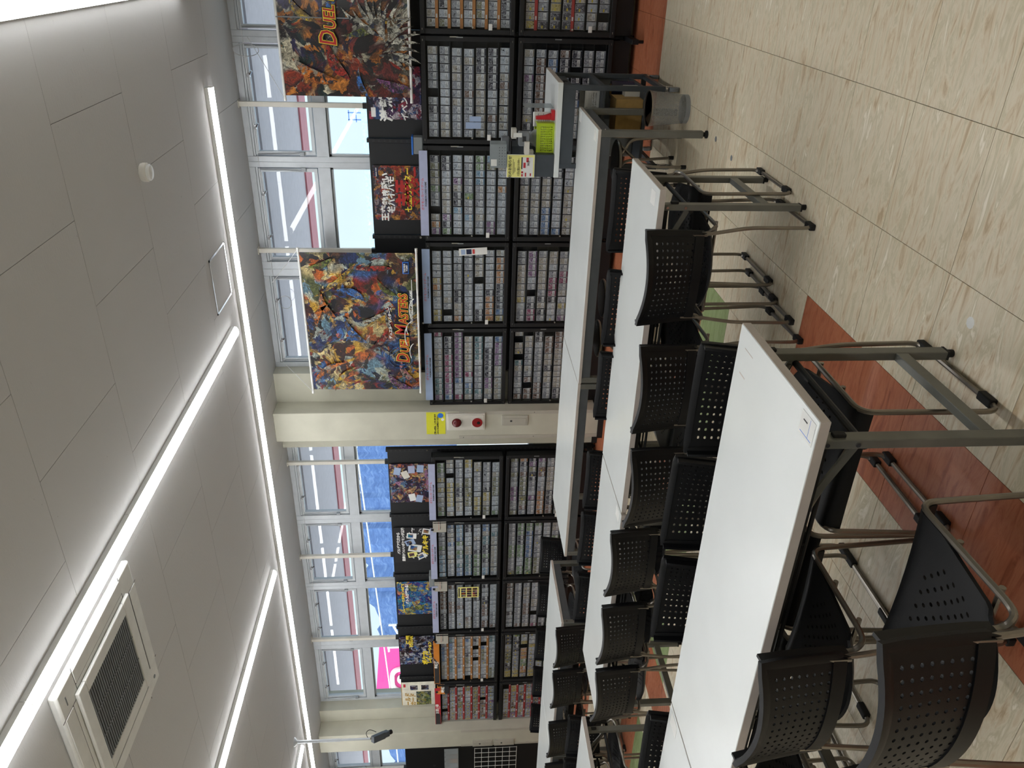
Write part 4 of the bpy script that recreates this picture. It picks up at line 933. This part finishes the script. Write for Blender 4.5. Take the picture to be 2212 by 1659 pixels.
tag(obj('storage_bin', B().box(-.11, .11, -.15, .15, 0, .2), M['clear_bin'], None, .01, True, (-1.25, 6.1, .237)), 'translucent grey storage bin at the back of lower desk shelf', 'bin')
# wire basket on the floor
t = thing('waste_basket', 'round silver wire mesh waste basket on the floor beside the desk', 'basket', (-.925, 5.47, 0))
obj('mesh_wall', B().lathe([(.092, .012), (.115, .262)], 40), M['mesh'], t).data
obj('top_ring', B().lathe([(.112, .262), (.118, .262), (.118, .270), (.112, .270), (.112, .262)], 40), M['chair_tube'], t)
obj('base', B().lathe([(0.0, .004), (.088, .004), (.094, .0), (.094, .03), (.092, .03), (.09, .012), (0, .012)], 40), M['alu_grey'], t)

# ------------------------------------------------------------------ hanging banners
WARM1 = [(26, 20, 24), (70, 34, 30), (150, 40, 30), (212, 110, 40), (224, 176, 60), (236, 214, 150), (92, 60, 40)]
COOL1 = [(20, 22, 34), (36, 58, 112), (66, 112, 176), (120, 160, 180), (196, 208, 196), (96, 104, 60), (40, 40, 44)]
M['art_a'] = art_mat('banner_print_a', WARM1, COOL1, 5.0, .3, 1.3)
M['art_b'] = art_mat('banner_print_b', [(24, 18, 20), (84, 40, 34), (160, 60, 34), (216, 136, 52), (120, 44, 40), (56, 40, 36)], [(28, 24, 44), (54, 50, 96), (210, 208, 190), (70, 96, 84), (34, 60, 60), (228, 220, 190)], 4.5, .3, 8.1)
def banner(xl, xr, zb, zt, m, label, hooks, split=None, logo_x=0.5, full=True, logo_z=.14):
    t = thing('hanging_banner', label, 'banner', ((xl + xr) / 2, 7.06, zb)); hw = (xr - xl) / 2; h = zt - zb
    n = 14; b = B()
    for i in range(n + 1):
        for j in range(7): b.v.append((-hw + 2 * hw * i / n, .012 * math.sin(i * 1.7) * (1 - j / 6) * .5 - .02 * (1 - j / 6), h * j / 6))
    for i in range(n):
        for j in range(6): q = i * 7 + j; b.f.append((q, q + 7, q + 8, q + 1)); b.m.append(0)
    solid('cloth', b, m, .003, 0, t)
    for z, dy in ((h, 0), (0.012, -.02)):
        r_ = obj('rod', B().cyl((-hw - .02, dy, z), (hw + .02, dy, z), .011, 12), M['rod'], t)
        for sx in (-1, 1): obj('rod_cap', B().cyl((sx * (hw + .02), dy, z), (sx * (hw + .045), dy, z), .013, 12), M['white_plastic'], r_)
    for hx, tx, tz in hooks: obj('string', B().tube([(hx * (hw + .03), 0, h), ((hx * (hw + .03) + tx) / 2, .16, (h + tz) / 2 - .004), (tx, .33, tz)], .0028, 6), M['string'], t)
    return t, hw, h
def logo(t, x, z, s, sub=True):
    """yellow-edged deep red lettering, capitals taller"""
    items = [('D', 1.5), ('UEL', 1.0), (' ', .5), ('M', 1.5), ('ASTERS', 1.0)]; cur = x
    for body, k in items:
        if body == ' ': cur += .16 * s; continue
        for m, off, yy, nm in ((M['ink'], .11 * s, -.034, 'logo_shadow'), (M['yell_ink'], .06 * s, -.037, 'logo_edge'), (M['deepred_ink'], .012 * s, -.040, 'logo_letter')):
            me = text_mesh(body, s * k, m, offset=off, shear=.16, xs=.82, align='LEFT'); o = bpy.data.objects.new(nm, me); COL.objects.link(o); o.parent = t
            o.matrix_local = Matrix.Translation((cur, yy, z + (k - 1) * s * .34)) @ WALLROT.to_4x4()
        xs_ = [v.co.x for v in me.vertices]; cur += max(xs_) + .03 * s
    return cur
t, hw, h = banner(-3.985, -2.52, 1.925, 3.03, M['art_a'], 'large hanging cloth banner of swirling battle colours with red lettering', [(-1, -.62, 1.42), (1, .30, 1.45)])
e = logo(t, -.42, .15, .118); text('TRADING CARD GAME', .034, M['white_ink'], t, (.19, -.040, .075), offset=.0006); text('デュエル・マスターズ', .034, M['white_ink'], t, (.02, -.040, .285), offset=.0012, shear=.15)
bd = obj('maker_badge', B().box(hw - .20, hw - .08, -.044, -.036, .085, .145), M['blue'], t, .006); obj('badge_plate', B().box(hw - .192, hw - .088, -.046, -.044, .093, .137), M['navy'], t); text('TAKARA', .022, M['white_ink'], t, (hw - .14, -.047, .126), offset=.0008); text('TOMY', .022, M['white_ink'], t, (hw - .14, -.047, .103), offset=.0008)
obj('fine_print', B().box(hw - .62, hw - .26, -.042, -.037, .062, .068), M['white_ink'], t)
sw = B()
for k, (r_, x_, z_) in enumerate(((.10, -.30, .02), (.16, -.12, .03), (.07, -.05, .06), (.12, .16, .0))): sw.tube([(x_ + r_ * math.cos(a), -.040, z_ + r_ * .55 * math.sin(a) + .03) for a in [.3 + .18 * q for q in range(12)]], .0045, 5)
obj('white_swirl', sw, M['white_ink'], t)
def blade(cx, cz, ln, wd, ang, cur, m, dy=-.031):
    pts = []; nn = 9
    wd *= .62; ln *= .9
    for q in range(nn): u = q / (nn - 1); pts.append((u * ln - ln / 2, cur * (4 * u * (1 - u)) + wd * math.sin(PI * u ** .8) / 2))
    for q in range(nn - 2, 0, -1): u = q / (nn - 1); pts.append((u * ln - ln / 2, cur * (4 * u * (1 - u)) - wd * math.sin(PI * u ** .8) / 2))
    c_, s_ = math.cos(ang), math.sin(ang)
    obj('print_stroke', B().prism([(cx + a * c_ - b_ * s_, dy, cz + a * s_ + b_ * c_) for a, b_ in pts], (0, -.0008, 0)), m, t)
PR = {k: art_mat('stroke_print_' + k, [tuple(x * .4 for x in c), c, (44, 38, 40), tuple(min(255, x * 1.25) for x in c), (186, 176, 160), c], [c, tuple(x * .5 for x in c), (60, 70, 96), tuple(min(255, x * 1.15) for x in c), (120, 92, 60)], 13, .3, i) for i, (k, c) in enumerate((('gold', (222, 180, 52)), ('blue', (60, 120, 196)), ('red', (176, 48, 36)), ('orange', (226, 124, 40)), ('pale', (206, 206, 190)), ('violet', (150, 96, 150)), ('pinkish', (214, 140, 140)), ('green', (120, 132, 60))))}
blade(.46, .80, .62, .07, 2.25, .03, PR['gold']); blade(.58, .42, .40, .09, 1.6, .0, PR['red']); blade(.22, .86, .34, .12, .4, .06, PR['orange']); blade(.10, .93, .30, .10, -.5, .05, PR['orange'])
blade(.30, .66, .36, .12, 1.2, -.05, PR['blue']); blade(-.05, .62, .40, .13, .6, .06, PR['blue']); blade(-.16, .42, .34, .10, 2.4, .04, PR['red']); blade(-.52, .90, .44, .10, -1.0, .05, PR['orange'])
blade(-.60, .76, .40, .09, -.7, .04, PR['gold']); blade(-.62, .22, .34, .12, .9, .05, PR['violet']); blade(-.50, .12, .36, .10, .5, .06, PR['pinkish']); blade(-.30, .30, .30, .05, 1.0, .02, PR['pale'])
blade(.10, .44, .40, .06, 2.0, .03, PR['pale']); blade(.40, .30, .30, .08, .8, .04, PR['green']); blade(.64, .92, .30, .09, 1.9, .03, PR['green']); blade(.02, .28, .30, .06, .3, .03, PR['pale'])
rg = B()
for r_ in (.05, .085, .12): rg.tube([(-.36 + r_ * math.cos(a), -.033, .20 + r_ * math.sin(a)) for a in [q * 2 * PI / 28 for q in range(28)]], .004, 5, closed=True)
obj('print_stroke', rg, PR['blue'], t)
obj('cord_loop', B().tube([(.10 + .07 * math.cos(a), .30, 1.34 + .06 * math.sin(a)) for a in [q * .5 for q in range(26)]], .0028, 5), M['string'], t)
t, hw, h = banner(-1.135, .33, 1.92, 2.995, M['art_b'], 'large hanging cloth banner of red and violet colours at the right frame edge', [(-1, -.32, 1.40), (1, .2, 1.44)])
logo(t, -.34, .645, .128)
blade(-.52, .80, .46, .16, 1.1, .05, PR['orange']); blade(-.44, .60, .40, .14, .5, .05, PR['red']); blade(-.20, .40, .40, .10, 1.9, .03, PR['green']); blade(-.05, .86, .34, .10, .8, .05, PR['gold'])
blade(-.10, .20, .44, .09, 1.4, .04, PR['gold']); blade(-.62, .40, .30, .08, .3, .04, PR['blue']); blade(.0, .66, .30, .09, 2.3, .03, PR['blue']); blade(-.24, .62, .26, .10, .2, .03, PR['pale'])
blade(-.62, .16, .34, .14, 1.3, .03, PR['violet']); blade(-.40, .12, .26, .12, .2, .04, PR['red'], -.0325)
obj('cloth_seam', B().box(-hw + .60, -hw + .608, -.032, -.022, .0, h), M['greyplastic'], t)
random.seed(11)
for k in range(17):
    an_ = -2.5 + k * .2; r_ = .20 + random.uniform(-.03, .05); blade(-hw + .42 + r_ * math.cos(an_), .27 + r_ * .95 * math.sin(an_), .34, .06, an_ + .35, .035, PR['pale'], -.0335 - k * .0002)
obj('cord_loop', B().tube([(-.42 + .05 * math.cos(a), .30, 1.42 + .11 * math.sin(a)) for a in [q * .5 for q in range(26)]], .0028, 5), M['string'], t)

# ------------------------------------------------------------------ posters on the black back panels
def poster(x0, x1, z0, z1, m, label, rz=0.0):
    t = thing('poster', label, 'poster', ((x0 + x1) / 2, 7.312, z0)); hw, h = abs(x1 - x0) / 2, z1 - z0
    obj('sheet', B().box(-hw, hw, -.003, 0, 0, h), m, t); return t, hw, h
def strokes(t, rows, m, name='lettering'):
    for body, s, x, z, kw in rows: text(body, s, m, t, (x, -.0042, z), name=name, **kw)
M['art_c'] = art_mat('poster_print_c', [(40, 30, 34), (120, 44, 36), (196, 70, 44), (226, 160, 70), (80, 70, 76)], [(44, 40, 56), (84, 96, 130), (190, 180, 186), (120, 90, 110), (60, 50, 60)], 11, .3, 3.3)
M['art_d'] = art_mat('poster_print_d', [(44, 36, 62), (92, 60, 96), (214, 120, 84), (240, 206, 130), (70, 50, 84)], [(52, 48, 80), (120, 160, 206), (196, 200, 160), (206, 150, 190), (60, 54, 86)], 12, .3, 5.7)
M['art_e'] = art_mat('poster_print_e', [(36, 88, 176), (70, 136, 206), (130, 190, 224), (236, 214, 110), (60, 110, 196)], [(38, 78, 170), (96, 60, 150), (70, 140, 200), (226, 150, 110), (60, 160, 190)], 9, .3, 9.2)
M['art_f'] = art_mat('poster_print_f', [(40, 36, 40), (150, 150, 160), (230, 230, 232), (90, 60, 60), (60, 50, 56)], [(36, 40, 90), (70, 130, 200), (206, 210, 220), (80, 60, 120), (40, 36, 50)], 14, .3, 2.1)
M['art_g'] = art_mat('poster_print_g', [(80, 110, 60), (170, 180, 90), (230, 200, 80), (200, 204, 170), (90, 100, 110)], [(70, 120, 140), (150, 190, 170), (220, 210, 120), (120, 110, 90), (60, 80, 60)], 16, .3, 6.2)
M['art_h'] = art_mat('poster_print_h', [(30, 20, 44), (90, 40, 80), (190, 60, 90), (230, 220, 230), (60, 40, 90)], [(34, 40, 80), (60, 100, 160), (200, 200, 220), (90, 50, 110), (30, 30, 60)], 10, .3, 4.9)
t, hw, h = poster(-1.365, -.92, 1.86, 2.325, M['art_h'], 'dark violet poster half hidden behind the right hanging banner')
strokes(t, [('激熱', .12, -.12, h - .16, dict(offset=.004)), ('イベント!!', .07, -.08, h - .32, dict(offset=.002, shear=.2))], M['white_ink'])
obj('corner_badge', B().box(-hw + .02, -hw + .1, -.004, -.003, h - .06, h - .02), M['white_ink'], t)
t, hw, h = poster(-2.285, -1.775, 1.86, 2.322, M['art_c'], 'fiery red poster with white brush lettering above the second showcase')
strokes(t, [('熱き戦い', .075, .04, h - .115, dict(offset=.004)), ('モバイバモ', .070, -.02, h - .165, dict(offset=.003, shear=.1)), ('王来', .075, -.19, h - .1, dict(offset=.004))], M['white_ink'])
strokes(t, [('主王', .13, .0, .19, dict(offset=.008)), ('マスター', .095, .06, .07, dict(offset=.005))], M['deepred_ink']); strokes(t, [('七主力フター', .07, .03, .14, dict(offset=.002))], M['yell_ink'])
bd = obj('maker_badge', B().box(hw - .10, hw - .02, -.005, -.003, h - .05, h - .012), M['navy'], t, .003); text('TAKARA TOMY', .012, M['white_ink'], t, (hw - .06, -.0058, h - .031), offset=.0003)
t, hw, h = poster(-5.645, -5.105, 1.885, 2.33, M['art_d'], 'poster of violet and flame colours with pale card shapes')
for k, (x, z, a, c) in enumerate(((.17, .36, .2, 'bluegrey'), (.12, .27, -.4, 'offwhite'), (.19, .20, 0, 'lavender'), (-.22, .12, .2, 'bluegrey'), (-.20, .2, -.2, 'paper'), (.2, .1, .1, 'bluegrey'))):
    Mx = Matrix.Translation((x, -.0036, z)) @ Matrix.Rotation(a, 4, 'Y'); obj('card_print', B().obox(Mx, .10, .0008, .075), M[c], t)
t, hw, h = poster(-6.555, -6.02, 1.88, 2.325, mat('black_poster', (30, 30, 34), .45), 'black poster with white dashes and scattered pale card shapes')
strokes(t, [('パルデア地方から', .042, .03, h - .055, dict(offset=.0016, shear=.15)), ('最高かわいいポケモンが登場', .040, .01, h - .11, dict(offset=.0016))], M['white_ink'])
for k, (x, z, a, c) in enumerate(((.14, .235, .1, 'paper'), (.04, .255, -.35, 'bluegrey'), (-.05, .20, .2, 'paper'), (-.15, .23, -.15, 'paleyellow'), (-.17, .12, -.5, 'paper'), (.20, .05, .2, 'paper'))):
    s_ = 1.35 if k == 2 else 1; Mx = Matrix.Translation((x, -.0036, z)) @ Matrix.Rotation(a + PI / 2 * 0, 4, 'Y'); o = obj('card_print', B().obox(Mx, .082 * s_, .0008, .115 * s_), M[c], t); obj('card_picture', B().obox(Mx @ Matrix.Translation((0, -.0006, .012 * s_)), .05 * s_, .0006, .06 * s_), M['art_d' if k % 2 else 'art_e'], t)
strokes(t, [('バルキキ', .075, .0, .07, dict(offset=.004))], M['yell_ink'])
ds = B(); random.seed(5)
for k in range(34):
    a = random.uniform(0, 2 * PI); r_ = random.uniform(.17, .27); x = r_ * math.cos(a); z = .20 + r_ * .72 * math.sin(a)
    if abs(x) < hw - .02 and .02 < z < h - .02 and not (z > h - .15 and abs(x) < .22): ds.obox(Matrix.Translation((x, -.0034, z)) @ Matrix.Rotation(-a, 4, 'Y'), random.uniform(.01, .045), .0006, .007)
o = obj('white_dashes', ds, M['white_ink'], t); o['kind'] = 'stuff'
t, hw, h = poster(-7.425, -6.875, 1.885, 2.325, M['art_e'], 'blue poster with yellow outlined lettering and card shapes')
strokes(t, [('トレーナーとポケモンの絆で', .038, .0, h - .075, dict(offset=.0022))], M['yell_ink']); strokes(t, [('バトルが変わる!', .046, .07, h - .125, dict(offset=.002))], M['white_ink'])
for k, (x, z, a) in enumerate(((.17, .25, .3), (-.2, .29, -.35), (-.16, .17, .1))): obj('card_print', B().obox(Matrix.Translation((x, -.0036, z)) @ Matrix.Rotation(a, 4, 'Y'), .095, .0008, .115), M['art_g'], t)
tag(obj('blue_lid_tub', B().box(-.09, .09, -.06, .06, 0, .065), M['clear_bin'], None, .008, True, (-6.76, 7.23, 1.853)), 'clear tub with blue rim on the rack beside the blue poster', 'tub')
t = thing('lidded_tub', 'clear plastic tub with bright blue lid on the rack near the desk', 'tub', (-1.565, 7.225, 1.853)); obj('tub', B().box(-.075, .075, -.05, .05, 0, .085), M['clear_bin'], t, .008); obj('lid', B().box(-.08, .08, -.055, .055, .085, .10), M['blue'], t, .004)
t, hw, h = poster(-8.33, -7.82, 1.88, 2.335, M['art_f'], 'silver and black poster with yellow lettering along two sides')
strokes(t, [('ポケカ', .085, -.14, .12, dict(offset=.005)), ('激闘', .075, .2, h - .13, dict(offset=.004)), ('VSTAR', .07, .16, .30, dict(offset=.003, shear=.2)), ('レギュレーション', .05, -.05, .06, dict(offset=.003))], M['yell_ink'])
t, hw, h = poster(-9.25, -8.68, 1.885, 2.345, mat('cream_poster', (232, 228, 212), .6), 'white poster with gold lettering beside the second pillar')
obj('border', B().box(-hw, hw, -.0036, -.003, h - .008, h).box(-hw, -hw + .008, -.0036, -.003, 0, h), M['gold_ink'], t); obj('picture', B().box(-.20, .10, -.0042, -.003, .06, .26), M['art_g'], t); obj('card_print', B().box(.13, .22, -.004, -.003, .24, .34).box(.13, .22, -.004, -.003, .09, .19), M['art_f'], t)
strokes(t, [('ゴールド', .085, -.10, h - .09, dict(offset=.004, shear=.2)), ('カード', .08, -.06, h - .16, dict(offset=.004, shear=.2))], M['gold_ink']); obj('red_stamp', B().box(.19, .25, -.004, -.003, h - .06, h - .03), M['red'], t)
# leaflets on the showcases
t = thing('leaflet', 'slanted printed leaflet taped across the second showcase gap', 'leaflet', (-2.545, 7.155, 1.40)); Mx = Matrix.Rotation(-.06, 4, 'Y')
obj('sheet', B().obox(Mx, .07, .002, .27), M['paper'], t); obj('print_block', B().obox(Mx @ Matrix.Translation((0, -.0015, .04)), .05, .001, .05), M['navy'], t); obj('print_block', B().obox(Mx @ Matrix.Translation((0, -.0015, .095)), .05, .001, .04), M['bluegrey'], t); obj('red_block', B().obox(Mx @ Matrix.Translation((0, -.0015, -.005)), .045, .001, .022), M['red_strip'], t)
t = thing('framed_price_list', 'cream price list with rows of small card pictures on showcase', 'leaflet', (-6.93, 7.155, 1.315)); obj('sheet', B().box(-.085, .085, -.002, 0, 0, .255), M['paleyellow'], t); obj('heading', B().box(-.07, .07, -.003, -.002, .232, .248), M['dkgrey'], t)
for i in range(4):
    for j in range(3): obj('picture', B().box(-.072 + i * .037, -.042 + i * .037, -.003, -.002, .018 + j * .070, .075 + j * .070), M[('art_c', 'art_h', 'art_d')[(i + j) % 3]], t)

# ------------------------------------------------------------------ pillar fittings
t = thing('fire_alarm_panel', 'cream fire alarm panel with red lamp and red button on pillar', 'alarm', (-4.372, 7.03, 1.27))
pn_ = obj('panel', B().box(-.10, .10, -.03, 0, 0, .405), M['offwhite'], t, .006); obj('cover', B().box(-.088, .088, -.036, -.03, .018, .388), M['offwhite'], t, .004)
obj('red_lamp', B().add([(p[0], -p[2] - .036, p[1] + .30) for p in B().lathe([(.052, 0), (.050, .012), (.036, .032), (.015, .042), (0, .043)], 26).v], [f[::-1] for f in B().lathe([(.052, 0), (.050, .012), (.036, .032), (.015, .042), (0, .043)], 26).f]), M['darkred_lens'], t)
obj('call_button', B().cyl((.0, -.036, .085), (0, -.046, .085), .054, 28), M['red_lens'], t); obj('button_centre', B().cyl((.0, -.046, .072), (0, -.049, .072), .017, 18), M['blk_plastic'], t)
sg = B()
for i in range(9):
    for j in range(7): sg.box(-.045 + i * .011, -.040 + i * .011, -.037, -.036, .155 + j * .014, .160 + j * .014)
o = obj('speaker_grille', sg, M['beige_plate'], t); o['kind'] = 'stuff'
t = thing('pillar_notice', 'yellow notice with black lettering and blue speech bubble on pillar', 'notice', (-4.395, 7.03, 1.69))
obj('sheet', B().box(-.135, .135, -.004, -.002, 0, .198), M['yellow'], t); text('ご購入の際は、レジにあります', .0215, M['ink'], t, (-.015, -.0045, .106), offset=.0008, xs=.86); text('スタッフにお声掛けください', .0215, M['ink'], t, (-.02, -.0045, .078), offset=.0008, xs=.86)
obj('bubble', B().cyl((.095, -.004, .05), (.095, -.0055, .05), .03, 24), M['blue'], t); obj('bubble_icon', B().cyl((.045, -.004, .028), (.045, -.0055, .028), .016, 18), M['white_ink'], t)
def plate(x, z, h, label):
    t = thing('switch_plate', label, 'switch', (x, 7.03, z)); obj('plate', B().box(-.062, .062, -.012, 0, 0, h), M['beige_plate'], t, .003); obj('inner_door', B().box(-.038, .03, -.016, -.012, .02, h - .015), M['beige_plate'], t, .002); obj('indicator', B().box(-.012, .008, -.018, -.016, h * .60, h * .68), M['dkgrey'], t)
plate(-4.372, .815, .28, 'beige switch plate below the fire alarm on the first pillar'); plate(-9.62, 1.11, .275, 'upper beige switch plate on the second pillar'); plate(-9.62, .81, .275, 'lower beige switch plate on the second pillar')

# ------------------------------------------------------------------ goods on the last rack
for k in range(7):
    x = -9.96 - k * .10; t = thing('hanging_pack', 'clear hanging pack, %s from the pillar on the last rack' % ordn[k], 'pack', (x, 7.16, 1.58), .25, 'clear packs hanging on the last rack')
    obj('packet', B().box(-.045, .045, -.006, .006, 0, .20), M['clear_bin'], t, .004); obj('insert', B().box(-.04, .04, -.003, .003, .01, .12), ART[(k * 5) % len(ART)], t); obj('hook', B().cyl((0, .16, .19), (0, -.03, .19), .003, 6), M['chrome'], t)
t = thing('wire_grid', 'white wire display grid on the last rack', 'grid', (-10.35, 7.18, .75))
for i in range(9): obj('wire', B().cyl((-.4 + i * .1, 0, 0), (-.4 + i * .1, 0, .6), .004, 6), M['white_plastic'], t)
for j in range(7): obj('wire', B().cyl((-.4, .006, j * .1), (.4, .006, j * .1), .004, 6), M['white_plastic'], t)

# tiny repeated marks that stay joined are stuff
for o in list(bpy.data.objects):
    if o.type == 'MESH' and o.parent and o.name.split('.')[0] in ('slots', 'corner_screw', 'strip_print', 'printing', 'holes', 'fine_print', 'white_swirl', 'pale_plume', 'panel_seam', 'white_dashes', 'speaker_grille', 'print_stroke'): o['kind'] = 'stuff'
